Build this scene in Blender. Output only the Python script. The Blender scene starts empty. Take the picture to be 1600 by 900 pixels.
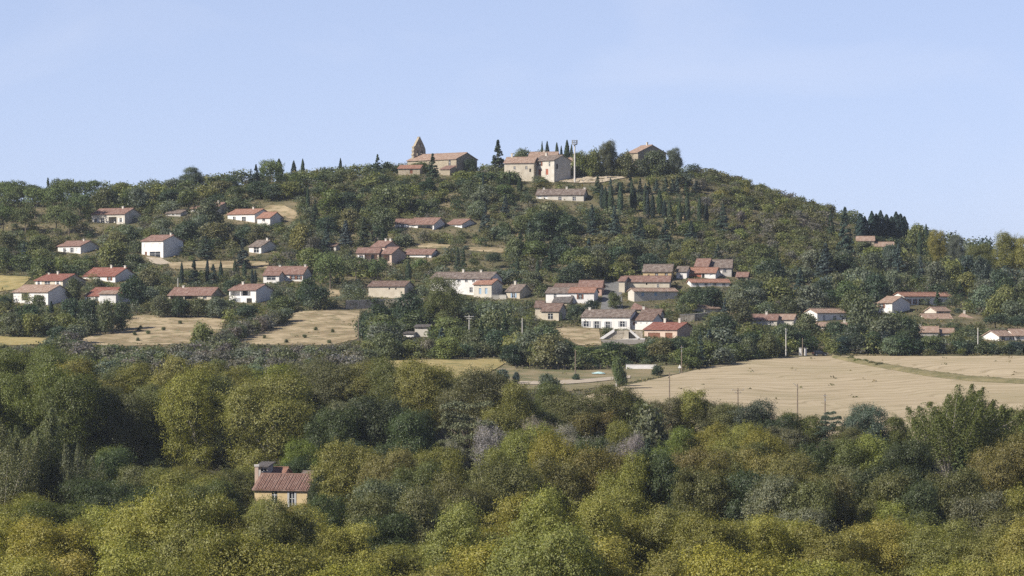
import bpy, bmesh, math, random
import numpy as np
from mathutils import Vector

rng = np.random.default_rng(11)
random.seed(5)
R = math.radians
sc = bpy.context.scene
col = sc.collection

# ------------------------------------------------------------------ camera, sky, sun, exposure
FPX = 4700.0            # focal length in photo pixels (photo 1600 px wide)
HOR = 470.0             # photo row of the eye level
CZ = 46.0               # height of the viewpoint above datum
cam_d = bpy.data.cameras.new('camera')
cam = bpy.data.objects.new('camera', cam_d)
col.objects.link(cam)
cam.location = (0, 0, CZ)
cam.rotation_euler = (R(90), 0, 0)
cam_d.sensor_width = 36
cam_d.lens = 36 * FPX / 1600
cam_d.shift_y = (HOR - 450) / 1600
cam_d.clip_start = 1
cam_d.clip_end = 60000
sc.camera = cam

SUN_AZ = 58.0           # degrees the sun stands to the left of straight behind the viewer
SUN_EL = 37.0
sdir = Vector((-math.sin(R(SUN_AZ)) * math.cos(R(SUN_EL)), -math.cos(R(SUN_AZ)) * math.cos(R(SUN_EL)), math.sin(R(SUN_EL))))
world = bpy.data.worlds.new('World')
sc.world = world
world.use_nodes = True
wn = world.node_tree.nodes
wl = world.node_tree.links
bg = wn['Background']
sky = wn.new('ShaderNodeTexSky')
sky.sky_type = 'NISHITA'
sky.sun_disc = False
sky.sun_elevation = R(SUN_EL)
sky.sun_rotation = math.atan2(sdir.x, sdir.y)
sky.altitude = 200
sky.air_density = 0.5
sky.dust_density = 0.3
sky.ozone_density = 1.0
# thin pale veil low in the sky, with a few faint wisps
wb = wn.new('ShaderNodeVectorMath'); wb.operation = 'MULTIPLY'; wb.inputs[1].default_value = (1.06, .90, .94)
wl.new(sky.outputs[0], wb.inputs[0])
veil = wn.new('ShaderNodeMix'); veil.data_type = 'RGBA'
veil.inputs['B'].default_value = (3.85, 4.70, 6.50, 1)
wtc = wn.new('ShaderNodeTexCoord'); wmp = wn.new('ShaderNodeMapping'); wmp.inputs['Scale'].default_value = (7, 7, 16)
wno = wn.new('ShaderNodeTexNoise'); wno.inputs['Scale'].default_value = 1.3; wno.inputs['Detail'].default_value = 5; wno.inputs['Distortion'].default_value = .6
wl.new(wtc.outputs['Generated'], wmp.inputs[0]); wl.new(wmp.outputs[0], wno.inputs['Vector'])
wmr = wn.new('ShaderNodeMapRange'); wmr.inputs['From Min'].default_value = .55; wmr.inputs['From Max'].default_value = .85; wmr.inputs['To Max'].default_value = .30
wl.new(wno.outputs[0], wmr.inputs[0])
wsx = wn.new('ShaderNodeSeparateXYZ'); wl.new(wtc.outputs['Generated'], wsx.inputs[0])
wel = wn.new('ShaderNodeMapRange'); wel.interpolation_type = 'SMOOTHSTEP'; wel.inputs['From Min'].default_value = 0; wel.inputs['From Max'].default_value = .42   # the veil thins out overhead
wel.inputs['To Min'].default_value = .66; wel.inputs['To Max'].default_value = 0; wl.new(wsx.outputs['Z'], wel.inputs[0])
wl.new(wel.outputs[0], veil.inputs['Factor'])
wl.new(wb.outputs[0], veil.inputs['A'])
wisp = wn.new('ShaderNodeMix'); wisp.data_type = 'RGBA'; wisp.inputs['B'].default_value = (5.6, 5.9, 6.9, 1)
wl.new(wmr.outputs[0], wisp.inputs['Factor']); wl.new(veil.outputs['Result'], wisp.inputs['A'])
wl.new(wisp.outputs['Result'], bg.inputs[0])
bg.inputs[1].default_value = 0.104
sun_d = bpy.data.lights.new('sun', 'SUN')
sun_d.energy = 5.0
sun_d.angle = R(0.53)
sun_d.color = (1.0, 0.93, 0.82)
sun = bpy.data.objects.new('sun', sun_d)
col.objects.link(sun)
sun.rotation_euler = sdir.to_track_quat('Z', 'Y').to_euler()
sc.view_settings.view_transform = 'Standard'
sc.view_settings.look = 'None'
sc.view_settings.exposure = 0.52
sc.view_settings.gamma = 1
sc.render.engine = 'CYCLES'
sc.cycles.use_denoising = False
sc.cycles.max_bounces = 6
sc.cycles.transparent_max_bounces = 8
sc.cycles.volume_bounces = 0
sc.cycles.use_adaptive_sampling = True
sc.cycles.adaptive_threshold = 0.015

# ------------------------------------------------------------------ materials
MATS = {}
def nt(name):
    m = bpy.data.materials.new(name)
    m.use_nodes = True
    n = m.node_tree.nodes
    l = m.node_tree.links
    return m, n, l, n['Principled BSDF']

def mat_plain(name, rgb, rough=0.8, metal=0.0, spec=0.3):
    if name in MATS: return MATS[name]
    m, n, l, p = nt(name)
    p.inputs['Base Color'].default_value = (*rgb, 1)
    p.inputs['Roughness'].default_value = rough
    p.inputs['Metallic'].default_value = metal
    p.inputs['Specular IOR Level'].default_value = spec
    MATS[name] = m
    return m

def mat_mottled(name, a, b, scale=1.0, rough=0.9, bump=0.0, detail=5, c=None, scale2=None, lo=.35, hi=.65):
    """two tones mixed by noise, optional third tone at another scale"""
    if name in MATS: return MATS[name]
    m, n, l, p = nt(name)
    tc = n.new('ShaderNodeTexCoord')
    no = n.new('ShaderNodeTexNoise'); no.inputs['Scale'].default_value = scale; no.inputs['Detail'].default_value = detail
    l.new(tc.outputs['Object'], no.inputs['Vector'])
    rp = n.new('ShaderNodeValToRGB')
    rp.color_ramp.elements[0].color = (*a, 1); rp.color_ramp.elements[0].position = lo
    rp.color_ramp.elements[1].color = (*b, 1); rp.color_ramp.elements[1].position = hi
    l.new(no.outputs[0], rp.inputs[0])
    out = rp.outputs[0]
    if c is not None:
        n2 = n.new('ShaderNodeTexNoise'); n2.inputs['Scale'].default_value = scale2; n2.inputs['Detail'].default_value = 4
        l.new(tc.outputs['Object'], n2.inputs['Vector'])
        r2 = n.new('ShaderNodeValToRGB'); r2.color_ramp.elements[0].position = .5; r2.color_ramp.elements[1].position = .68
        l.new(n2.outputs[0], r2.inputs[0])
        mx = n.new('ShaderNodeMix'); mx.data_type = 'RGBA'
        l.new(r2.outputs[0], mx.inputs['Factor']); l.new(out, mx.inputs['A']); mx.inputs['B'].default_value = (*c, 1)
        out = mx.outputs['Result']
    l.new(out, p.inputs['Base Color'])
    p.inputs['Roughness'].default_value = rough
    p.inputs['Specular IOR Level'].default_value = 0.2
    if bump:
        bp = n.new('ShaderNodeBump'); bp.inputs['Strength'].default_value = bump; bp.inputs['Distance'].default_value = 0.1
        l.new(no.outputs[0], bp.inputs['Height']); l.new(bp.outputs[0], p.inputs['Normal'])
    MATS[name] = m
    return m

def mat_roof(name, a, b, light):
    """canal tiles: ribs running down the slope, every tile its own tone (UV in metres)"""
    if name in MATS: return MATS[name]
    m, n, l, p = nt(name)
    uv = n.new('ShaderNodeUVMap')
    br = n.new('ShaderNodeTexBrick')
    br.inputs['Scale'].default_value = 1.0
    br.inputs['Brick Width'].default_value = 0.45; br.inputs['Row Height'].default_value = 0.30
    br.inputs['Mortar Size'].default_value = 0.035; br.inputs['Bias'].default_value = 0.0
    br.inputs['Color1'].default_value = (*a, 1); br.inputs['Color2'].default_value = (*b, 1)
    br.inputs['Mortar'].default_value = (a[0] * .55, a[1] * .55, a[2] * .55, 1)
    br.offset = 0.5
    sw = n.new('ShaderNodeMapping'); sw.inputs['Rotation'].default_value = (0, 0, R(90))
    l.new(uv.outputs[0], sw.inputs[0]); l.new(sw.outputs[0], br.inputs['Vector'])
    no = n.new('ShaderNodeTexNoise'); no.inputs['Scale'].default_value = 0.9; no.inputs['Detail'].default_value = 6; no.inputs['Roughness'].default_value = .7
    l.new(uv.outputs[0], no.inputs['Vector'])
    rp = n.new('ShaderNodeValToRGB'); rp.color_ramp.elements[0].position = .46; rp.color_ramp.elements[1].position = .72
    l.new(no.outputs[0], rp.inputs[0])
    mx = n.new('ShaderNodeMix'); mx.data_type = 'RGBA'
    l.new(rp.outputs[0], mx.inputs['Factor']); l.new(br.outputs[0], mx.inputs['A']); mx.inputs['B'].default_value = (*light, 1)
    l.new(mx.outputs['Result'], p.inputs['Base Color'])
    p.inputs['Roughness'].default_value = .9
    p.inputs['Specular IOR Level'].default_value = .15
    wv = n.new('ShaderNodeTexWave'); wv.inputs['Scale'].default_value = 3.3 / 2; wv.bands_direction = 'X'; wv.inputs['Distortion'].default_value = .3
    l.new(uv.outputs[0], wv.inputs['Vector'])
    bp = n.new('ShaderNodeBump'); bp.inputs['Strength'].default_value = .8; bp.inputs['Distance'].default_value = .07
    l.new(wv.outputs['Fac'], bp.inputs['Height']); l.new(bp.outputs[0], p.inputs['Normal'])
    MATS[name] = m
    return m

def mat_leaf(name, rough=.5, trans=.36, var=.38, spec=.35, attr=False):
    """foliage: the tree's own colour (object colour), each leaf spray a little different"""
    if name in MATS: return MATS[name]
    m, n, l, p = nt(name)
    oi = n.new('ShaderNodeObjectInfo')
    ge = n.new('ShaderNodeNewGeometry')
    mr = n.new('ShaderNodeMapRange'); mr.inputs['To Min'].default_value = 1 - var; mr.inputs['To Max'].default_value = 1 + var
    l.new(ge.outputs['Random Per Island'], mr.inputs[0])
    mul = n.new('ShaderNodeVectorMath'); mul.operation = 'SCALE'
    if attr:
        oi = n.new('ShaderNodeAttribute'); oi.attribute_name = 'tint'
    l.new(oi.outputs['Color'], mul.inputs[0]); l.new(mr.outputs[0], mul.inputs['Scale'])
    # a share of the sprays has turned yellow-brown
    wn_ = n.new('ShaderNodeTexWhiteNoise'); wn_.noise_dimensions = '1D'
    l.new(ge.outputs['Random Per Island'], wn_.inputs['W'])
    gt = n.new('ShaderNodeMapRange'); gt.inputs['From Min'].default_value = .72; gt.inputs['From Max'].default_value = 1.0; gt.inputs['To Max'].default_value = .65
    l.new(wn_.outputs['Value'], gt.inputs[0])
    mx = n.new('ShaderNodeMix'); mx.data_type = 'RGBA'
    tint = n.new('ShaderNodeVectorMath'); tint.operation = 'MULTIPLY'; tint.inputs[1].default_value = (1.38, 1.15, .8)
    l.new(mul.outputs[0], tint.inputs[0])
    l.new(gt.outputs[0], mx.inputs['Factor']); l.new(mul.outputs[0], mx.inputs['A']); l.new(tint.outputs[0], mx.inputs['B'])
    c = mx.outputs['Result']
    l.new(c, p.inputs['Base Color'])
    p.inputs['Roughness'].default_value = rough
    p.inputs['Specular IOR Level'].default_value = spec
    tr = n.new('ShaderNodeBsdfTranslucent')
    t2 = n.new('ShaderNodeVectorMath'); t2.operation = 'MULTIPLY'; t2.inputs[1].default_value = (1.3, 1.35, .6)
    l.new(c, t2.inputs[0]); l.new(t2.outputs[0], tr.inputs[0])
    ms = n.new('ShaderNodeMixShader'); ms.inputs[0].default_value = trans
    l.new(p.outputs[0], ms.inputs[1]); l.new(tr.outputs[0], ms.inputs[2])
    l.new(ms.outputs[0], n['Material Output'].inputs[0])
    MATS[name] = m
    return m

WALL = {
    'white': ((.62, .60, .57), (.70, .69, .67)), 'cream': ((.43, .38, .30), (.52, .47, .38)),
    'pale': ((.45, .42, .36), (.54, .51, .45)), 'pink': ((0.462, 0.353, 0.286), (0.521, 0.412, 0.336)),
    'ochre': ((0.420, 0.311, 0.168), (0.504, 0.395, 0.235)), 'stone': ((.25, .215, .155), (.38, .33, .25)),
    'grey': ((0.336, 0.319, 0.294), (0.437, 0.420, 0.395)), 'rose': ((0.386, 0.235, 0.185), (0.470, 0.319, 0.252)),
    'yellow': ((.44, .34, .19), (.54, .43, .26)), 'brick': ((0.302, 0.118, 0.076), (0.378, 0.168, 0.109)),
}
def wallmat(k):
    a, b = WALL[k]
    return mat_mottled('plaster_' + k, a, b, .6 if k != 'stone' else 2.2, .92, .15 if k == 'stone' else 0, 6)
ROOF = {
    'red': ((0.262, 0.106, 0.081), (0.209, 0.092, 0.073), (0.333, 0.185, 0.146)),
    'orange': ((0.340, 0.180, 0.125), (0.285, 0.153, 0.114), (0.411, 0.263, 0.201)),
    'pinkbrown': ((0.270, 0.160, 0.126), (0.197, 0.121, 0.101), (0.351, 0.255, 0.214)),
    'brown': ((0.198, 0.129, 0.102), (0.142, 0.101, 0.084), (0.287, 0.225, 0.191)),
    'greybrown': ((0.210, 0.162, 0.135), (0.136, 0.108, 0.094), (0.325, 0.285, 0.250)),
    'tan': ((0.364, 0.248, 0.185), (0.299, 0.209, 0.162), (0.441, 0.358, 0.296)),
    'slate': ((0.138, 0.124, 0.117), (0.105, 0.098, 0.098), (0.208, 0.195, 0.181)),
}
def roofmat(k): return mat_roof('roof_tiles_' + k, *ROOF[k])
M_GLASS = mat_plain('window_glass', (.03, .035, .045), .15, 0, .5)
M_DARK = mat_plain('dark_opening', (.03, .028, .026), .9)
M_DOOR = {'brown': mat_plain('paint_brown', (.16, .07, .04), .6), 'white': mat_plain('paint_white', (.72, .72, .70), .6),
          'grey': mat_plain('paint_grey', (.34, .35, .36), .6), 'blue': mat_plain('paint_blue', (.26, .36, .46), .6),
          'redbrown': mat_plain('paint_redbrown', (.30, .10, .06), .6)}
M_BARK = mat_mottled('bark', (.10, .08, .06), (.20, .17, .13), 6, .95, .4)
M_PALEBARK = mat_mottled('pale_bark', (.32, .29, .24), (.50, .46, .40), 5, .9, .2)
M_WOODPOLE = mat_mottled('pole_wood', (.14, .11, .085), (.22, .18, .14), 3, .9)
M_CONCRETE = mat_mottled('pole_concrete', (.46, .44, .41), (.56, .54, .50), 3, .9)
M_METAL = mat_plain('galvanised_steel', (.38, .39, .40), .45, .6)
M_LEAF = mat_leaf('foliage')
M_CONIF = mat_leaf('needle_foliage', .7, .14, .45, .2)
M_THICK = mat_leaf('thicket_foliage', .55, .36, .5, .3, True)

# ------------------------------------------------------------------ helpers
def link(name, data, parent=None):
    o = bpy.data.objects.new(name, data)
    col.objects.link(o)
    if parent is not None: o.parent = parent
    return o

def mesh_np(name, V, F, mat, smooth=False):
    """V (n,3) array, F (m,k) array of equal-sided faces"""
    V = np.asarray(V, dtype=np.float32); F = np.asarray(F, dtype=np.int32)
    me = bpy.data.meshes.new(name)
    me.vertices.add(len(V)); me.vertices.foreach_set('co', V.ravel())
    k = F.shape[1]
    me.loops.add(F.size); me.loops.foreach_set('vertex_index', F.ravel())
    me.polygons.add(len(F)); me.polygons.foreach_set('loop_start', np.arange(0, F.size, k, dtype=np.int32))
    try: me.polygons.foreach_set('loop_total', np.full(len(F), k, dtype=np.int32))
    except Exception: pass
    if smooth: me.polygons.foreach_set('use_smooth', np.ones(len(F), dtype=bool))
    me.materials.append(mat)
    me.update(calc_edges=True)
    return me

class MB:
    """collects faces of one piece"""
    def __init__(s): s.v = []; s.f = []; s.uv = []; s.hasuv = False
    def face(s, pts, uv=None):
        i = len(s.v); s.v += [tuple(p) for p in pts]; s.f.append(tuple(range(i, i + len(pts))))
        s.uv.append(uv)
        if uv: s.hasuv = True
    def box(s, P, a0, a1, b0, b1, z0, z1):
        c = lambda a, b, z: P(a, b, z)
        s.face([c(a0, b0, z0), c(a1, b0, z0), c(a1, b0, z1), c(a0, b0, z1)])
        s.face([c(a1, b1, z0), c(a0, b1, z0), c(a0, b1, z1), c(a1, b1, z1)])
        s.face([c(a0, b1, z0), c(a0, b0, z0), c(a0, b0, z1), c(a0, b1, z1)])
        s.face([c(a1, b0, z0), c(a1, b1, z0), c(a1, b1, z1), c(a1, b0, z1)])
        s.face([c(a0, b0, z1), c(a1, b0, z1), c(a1, b1, z1), c(a0, b1, z1)])
        s.face([c(a0, b1, z0), c(a1, b1, z0), c(a1, b0, z0), c(a0, b0, z0)])
    def tube(s, pts, rad, n=7):
        pts = [Vector(p) for p in pts]; rings = []
        for i, p in enumerate(pts):
            d = (pts[min(i + 1, len(pts) - 1)] - pts[max(i - 1, 0)]).normalized()
            a = d.cross(Vector((.31, .95, .05))).normalized(); b = d.cross(a)
            rings.append([p + (a * math.cos(2 * math.pi * k / n) + b * math.sin(2 * math.pi * k / n)) * rad[i] for k in range(n)])
        for i in range(len(pts) - 1):
            for k in range(n):
                s.face([rings[i][k], rings[i][(k + 1) % n], rings[i + 1][(k + 1) % n], rings[i + 1][k]])
        s.face(rings[0][::-1]); s.face(rings[-1])
    def mesh(s, name, mat, weld=False):
        me = bpy.data.meshes.new(name)
        me.from_pydata(s.v, [], s.f)
        if s.hasuv:
            lay = me.uv_layers.new(name='UVMap'); k = 0
            for f, uv in zip(s.f, s.uv):
                for j in range(len(f)):
                    lay.data[k].uv = uv[j] if uv else (0, 0); k += 1
        me.materials.append(mat)
        if weld:
            bm = bmesh.new(); bm.from_mesh(me); bmesh.ops.remove_doubles(bm, verts=bm.verts, dist=1e-4)
            bmesh.ops.recalc_face_normals(bm, faces=bm.faces); bm.to_mesh(me); bm.free()
        me.update()
        return me
    def build(s, name, mat, parent=None, weld=False): return link(name, s.mesh(name, mat, weld), parent)

def tag(o, label, cat, group=None):
    o['label'] = label; o['category'] = cat
    if group: o['group'] = group
    return o
def empty(name, loc):
    o = link(name, None); o.location = loc; o.empty_display_size = .5
    return o

# ------------------------------------------------------------------ terrain
DS = [0, 300, 450, 560, 640, 680, 750, 800, 850, 900, 950, 1000, 1050, 1100, 1150, 1185, 1240, 1320, 1500, 1900]
ROWS = {   # photo rows at which the bare ground lies, from 680 m to 1150 m out
    -500: [628, 592, 567, 542, 510, 478, 448, 412, 372, 345],
    0: [628, 592, 567, 542, 508, 474, 437, 397, 352, 318],
    300: [628, 594, 569, 543, 508, 474, 434, 390, 342, 296],
    480: [626, 592, 568, 542, 508, 476, 436, 388, 332, 280],
    650: [624, 588, 564, 541, 512, 480, 440, 386, 326, 268],
    900: [628, 597, 575, 548, 520, 485, 440, 385, 326, 272],
    1060: [632, 598, 575, 550, 520, 485, 440, 388, 328, 269],
    1120: [636, 599, 574, 551, 521, 486, 442, 392, 335, 279],
    1300: [650, 609, 579, 556, 530, 497, 458, 422, 385, 338],
    1500: [655, 611, 580, 554, 532, 503, 472, 444, 418, 402],
    1700: [657, 612, 580, 555, 535, 508, 480, 455, 434, 420],
    2300: [657, 612, 582, 560, 542, 520, 498, 478, 462, 455],
}
cols = sorted(ROWS)
ztab = []
for c in cols:
    z = [CZ + (HOR - r) * d / FPX for r, d in zip(ROWS[c], DS[5:15])]
    ztab.append([3, 3.5, 6, 9, z[0] - 3] + z + [z[-1] + .4, z[-1] - 4, z[-1] - 16, -2, -14])
ztab = np.array(ztab)
Dg = np.arange(0, 1900.1, 10.0); Cg = np.arange(-500, 2300.1, 20.0)
T1 = np.array([np.interp(Dg, DS, row) for row in ztab])                  # cols x Dg
T = np.array([np.interp(Cg, cols, T1[:, j]) for j in range(len(Dg))]).T   # Cg x Dg
def smooth(A, n, ax):
    for _ in range(n):
        B = np.concatenate([np.take(A, [0], ax), A, np.take(A, [-1], ax)], ax)
        A = (np.take(B, range(0, A.shape[ax]), ax) + 2 * np.take(B, range(1, A.shape[ax] + 1), ax) + np.take(B, range(2, A.shape[ax] + 2), ax)) / 4
    return A
T = smooth(smooth(T, 3, 1), 10, 0)
def bil(A, u, v):
    u = np.clip(u, 0, A.shape[0] - 1.001); v = np.clip(v, 0, A.shape[1] - 1.001)
    i = u.astype(int); j = v.astype(int); fu = u - i; fv = v - j
    return A[i, j] * (1 - fu) * (1 - fv) + A[i + 1, j] * fu * (1 - fv) + A[i, j + 1] * (1 - fu) * fv + A[i + 1, j + 1] * fu * fv
def H0(x, y):
    yy = np.maximum(y, 60.)
    px = 800 + FPX * x / yy
    z = bil(T, (px + 500) / 20., np.clip(y, 0, 1900) / 10.)
    und = .5 * np.sin(x * .043 + 1.3) * np.sin(y * .031) + .3 * np.sin(x * .11 + y * .07)
    return z + und * np.clip((y - 860) / 80, 0, 1)
gx = np.concatenate([[-9000, -5000, -2500, -1400, -900, -600], np.arange(-420, 421, 4.0), [600, 900, 1400, 2500, 5000, 9000]])
gy = np.concatenate([[-3000, -1000, -300, -50, 60], np.arange(120, 600, 12.0), np.arange(600, 1260, 4.0), np.arange(1260, 1500, 20), [1600, 1750, 1900, 2500, 4000, 8000, 20000]])
GX, GY = np.meshgrid(gx, gy, indexing='ij')
GZ = H0(GX, GY)
def Hn(x, y):
    x = np.asarray(x, float); y = np.asarray(y, float)
    return bil(GZ, np.interp(x, gx, np.arange(len(gx))), np.interp(y, gy, np.arange(len(gy))))
def H(x, y): return float(Hn(np.array([x]), np.array([y]))[0])
_ys = np.arange(300, 1215, .5)
def hit(px, py):
    """the ground point seen at a photo pixel"""
    x = (px - 800) / FPX * _ys; z = CZ + (HOR - py) / FPX * _ys
    under = np.nonzero(z <= Hn(x, _ys))[0]
    y = _ys[under[0]] if len(under) else 1160.
    return Vector(((px - 800) / FPX * y, y, H((px - 800) / FPX * y, y)))
def at(px, py, d): return Vector(((px - 800) / FPX * d, d, CZ + (HOR - py) / FPX * d))
def pix(p): return 800 + FPX * p[0] / p[1], HOR - FPX * (p[2] - CZ) / p[1]

nx, ny = len(gx), len(gy)
idx = np.arange(nx * ny).reshape(nx, ny)
F = np.stack([idx[:-1, :-1], idx[1:, :-1], idx[1:, 1:], idx[:-1, 1:]], -1).reshape(-1, 4)
M_GROUND = mat_mottled('hillside_soil', (.075, .075, .038), (.135, .118, .066), .05, .95, .2, 9, (.19, .155, .095), .11)
g = link('hillside_ground', mesh_np('hillside_ground', np.stack([GX, GY, GZ], -1).reshape(-1, 3), F, M_GROUND, True))
g['kind'] = 'structure'
g.data.materials.append(mat_mottled('woodland_floor', (.035, .032, .018), (.07, .06, .035), .2, .95, .2))
fc = (GY[:-1, :-1] + 4).ravel(); fx = (800 + FPX * GX[:-1, :-1] / np.maximum(GY[:-1, :-1], 60)).ravel()
g.data.polygons.foreach_set('material_index', (((fc < 655) | ((fc < 735) & (fx < 860)))).astype(np.int32))

# masks: what must stay in view (photo cells of 4 px, value = distance of the thing)
PROT = np.zeros((225, 400)); NOGROW = []
cellx, celly = np.meshgrid(np.arange(400) * 4 + 2, np.arange(225) * 4 + 2)
def inpoly(X, Y, poly):
    ins = np.zeros(np.shape(X), bool); n = len(poly); j = n - 1
    for i in range(n):
        xi, yi = poly[i]; xj, yj = poly[j]
        c = ((yi > Y) != (yj > Y)) & (X < (xj - xi) * (Y - yi) / ((yj - yi) or 1e-9) + xi)
        ins ^= c; j = i
    return ins
def protect(poly, d):
    m = inpoly(cellx, celly, poly)
    PROT[m] = np.maximum(PROT[m], d)

def resample(pts, n):
    xs = [p[0] for p in pts]; t = np.linspace(0, 1, n)
    s = np.interp(t, np.linspace(0, 1, len(pts)), np.arange(len(pts)))
    return [(np.interp(k, range(len(pts)), xs), np.interp(k, range(len(pts)), [p[1] for p in pts])) for k in s]
def patch(name, top, bot, mat, nu=60, nv=24, lift=.12, prot=True, rough=0., kind='structure', crown=0.):
    """a sheet of land lying on the hillside between two edges"""
    A = [hit(*p) for p in resample(top, nu)]; B = [hit(*p) for p in resample(bot, nu)]
    V = []; UV = []
    for i in range(nu):
        for j in range(nv):
            t = j / (nv - 1)
            x = A[i].x * (1 - t) + B[i].x * t; y = A[i].y * (1 - t) + B[i].y * t
            z = H(x, y) + lift + rough * rng.normal() * (0 < j < nv - 1) + crown * math.sin(math.pi * t)
            V.append((x, y, z))
    ix = np.arange(nu * nv).reshape(nu, nv)
    Fp = np.stack([ix[:-1, :-1], ix[:-1, 1:], ix[1:, 1:], ix[1:, :-1]], -1).reshape(-1, 4)
    o = link(name, mesh_np(name, V, Fp, mat, True)); o['kind'] = kind
    poly = list(top) + list(bot)[::-1]
    NOGROW.append([(v.x, v.y) for v in A] + [(v.x, v.y) for v in B[::-1]])
    if prot: protect(poly, 2000 if prot is True else prot)
    return o

def mat_field(name, a, b, dark, rows, ang):
    m, n, l, p = nt(name)
    tc = n.new('ShaderNodeTexCoord')
    mp = n.new('ShaderNodeMapping'); mp.inputs['Rotation'].default_value = (0, 0, R(ang)); l.new(tc.outputs['Object'], mp.inputs[0])
    no = n.new('ShaderNodeTexNoise'); no.inputs['Scale'].default_value = .02; no.inputs['Detail'].default_value = 3
    l.new(tc.outputs['Object'], no.inputs['Vector'])
    ad = n.new('ShaderNodeVectorMath'); ad.operation = 'MULTIPLY_ADD'; ad.inputs[1].default_value = (60, 60, 0)
    l.new(no.outputs['Color'], ad.inputs[0]); l.new(mp.outputs[0], ad.inputs[2])
    wv = n.new('ShaderNodeTexWave'); wv.inputs['Scale'].default_value = rows; wv.inputs['Distortion'].default_value = 3.5; wv.inputs['Detail'].default_value = 3; wv.inputs['Detail Scale'].default_value = .35
    l.new(ad.outputs[0], wv.inputs['Vector'])
    n2 = n.new('ShaderNodeTexNoise'); n2.inputs['Scale'].default_value = .22; n2.inputs['Detail'].default_value = 10; n2.inputs['Roughness'].default_value = .75
    st = n.new('ShaderNodeMapping'); st.inputs['Scale'].default_value = (1, .15, 1); l.new(ad.outputs[0], st.inputs[0]); l.new(st.outputs[0], n2.inputs['Vector'])
    rp = n.new('ShaderNodeValToRGB'); rp.color_ramp.elements[0].position = .32; rp.color_ramp.elements[1].position = .68
    rp.color_ramp.elements[0].color = (*a, 1); rp.color_ramp.elements[1].color = (*b, 1); l.new(n2.outputs[0], rp.inputs[0])
    r2 = n.new('ShaderNodeValToRGB'); r2.color_ramp.elements[0].position = .0; r2.color_ramp.elements[0].color = (.55, .55, .55, 1)
    r2.color_ramp.elements[1].position = .22; r2.color_ramp.elements[1].color = (0, 0, 0, 1); l.new(wv.outputs['Fac'], r2.inputs[0])
    mx = n.new('ShaderNodeMix'); mx.data_type = 'RGBA'; l.new(r2.outputs[0], mx.inputs['Factor']); l.new(rp.outputs[0], mx.inputs['A']); mx.inputs['B'].default_value = (*dark, 1)
    w2 = n.new('ShaderNodeTexWave'); w2.inputs['Scale'].default_value = .012; w2.inputs['Distortion'].default_value = 2.2; w2.inputs['Detail'].default_value = 1; w2.inputs['Detail Scale'].default_value = .2
    l.new(ad.outputs[0], w2.inputs['Vector'])
    r3 = n.new('ShaderNodeValToRGB'); r3.color_ramp.elements[0].position = .44; r3.color_ramp.elements[0].color = (0, 0, 0, 1); r3.color_ramp.elements[1].position = .5; r3.color_ramp.elements[1].color = (.32, .32, .32, 1)
    e3 = r3.color_ramp.elements.new(.56); e3.color = (0, 0, 0, 1); l.new(w2.outputs['Fac'], r3.inputs[0])
    m2 = n.new('ShaderNodeMix'); m2.data_type = 'RGBA'; l.new(r3.outputs[0], m2.inputs['Factor']); l.new(mx.outputs['Result'], m2.inputs['A']); m2.inputs['B'].default_value = (dark[0] * .85, dark[1] * .9, dark[2] * .8, 1)
    n5 = n.new('ShaderNodeTexNoise'); n5.inputs['Scale'].default_value = .03; n5.inputs['Detail'].default_value = 6; l.new(tc.outputs['Object'], n5.inputs['Vector'])
    r5 = n.new('ShaderNodeMapRange'); r5.inputs['From Min'].default_value = .5; r5.inputs['From Max'].default_value = .75; r5.inputs['To Max'].default_value = .5; l.new(n5.outputs[0], r5.inputs[0])
    m5 = n.new('ShaderNodeMix'); m5.data_type = 'RGBA'; l.new(r5.outputs[0], m5.inputs['Factor']); l.new(m2.outputs['Result'], m5.inputs['A']); m5.inputs['B'].default_value = (dark[0] * .95, dark[1] * 1.02, dark[2] * .9, 1)
    l.new(m5.outputs['Result'], p.inputs['Base Color']); p.inputs['Roughness'].default_value = .95; p.inputs['Specular IOR Level'].default_value = .1
    return m

M_STUB = mat_field('stubble', (.33, .27, .175), (.46, .385, .265), (.245, .20, .12), .05, 62)
M_DRY = mat_mottled('dry_grass', (.23, .18, .105), (.39, .315, .20), .16, .95, .4, 10, (.17, .15, .075), .35, .40, .60)
M_CROP = mat_mottled('ripe_crop', (.26, .21, .085), (.39, .32, .15), .5, .95, .5, 8, (.18, .17, .07), .25)
M_MEADOW = mat_mottled('poor_meadow', (.15, .14, .07), (.26, .21, .125), .12, .95, .3, 9, (.12, .125, .06), .1)
M_ROCK = mat_mottled('pale_rock', (.30, .25, .18), (.50, .43, .33), .5, .95, .5, 9, (.20, .165, .10), .35)
M_ASPH = mat_mottled('asphalt', (.13, .13, .13), (.19, .187, .18), .8, .9)
M_TRACK = mat_mottled('pale_track', (.34, .29, .22), (.43, .37, .29), .5, .95)
M_BERM = mat_mottled('rough_grass', (.125, .12, .055), (.23, .195, .105), .3, .95, .5, 8)

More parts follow.
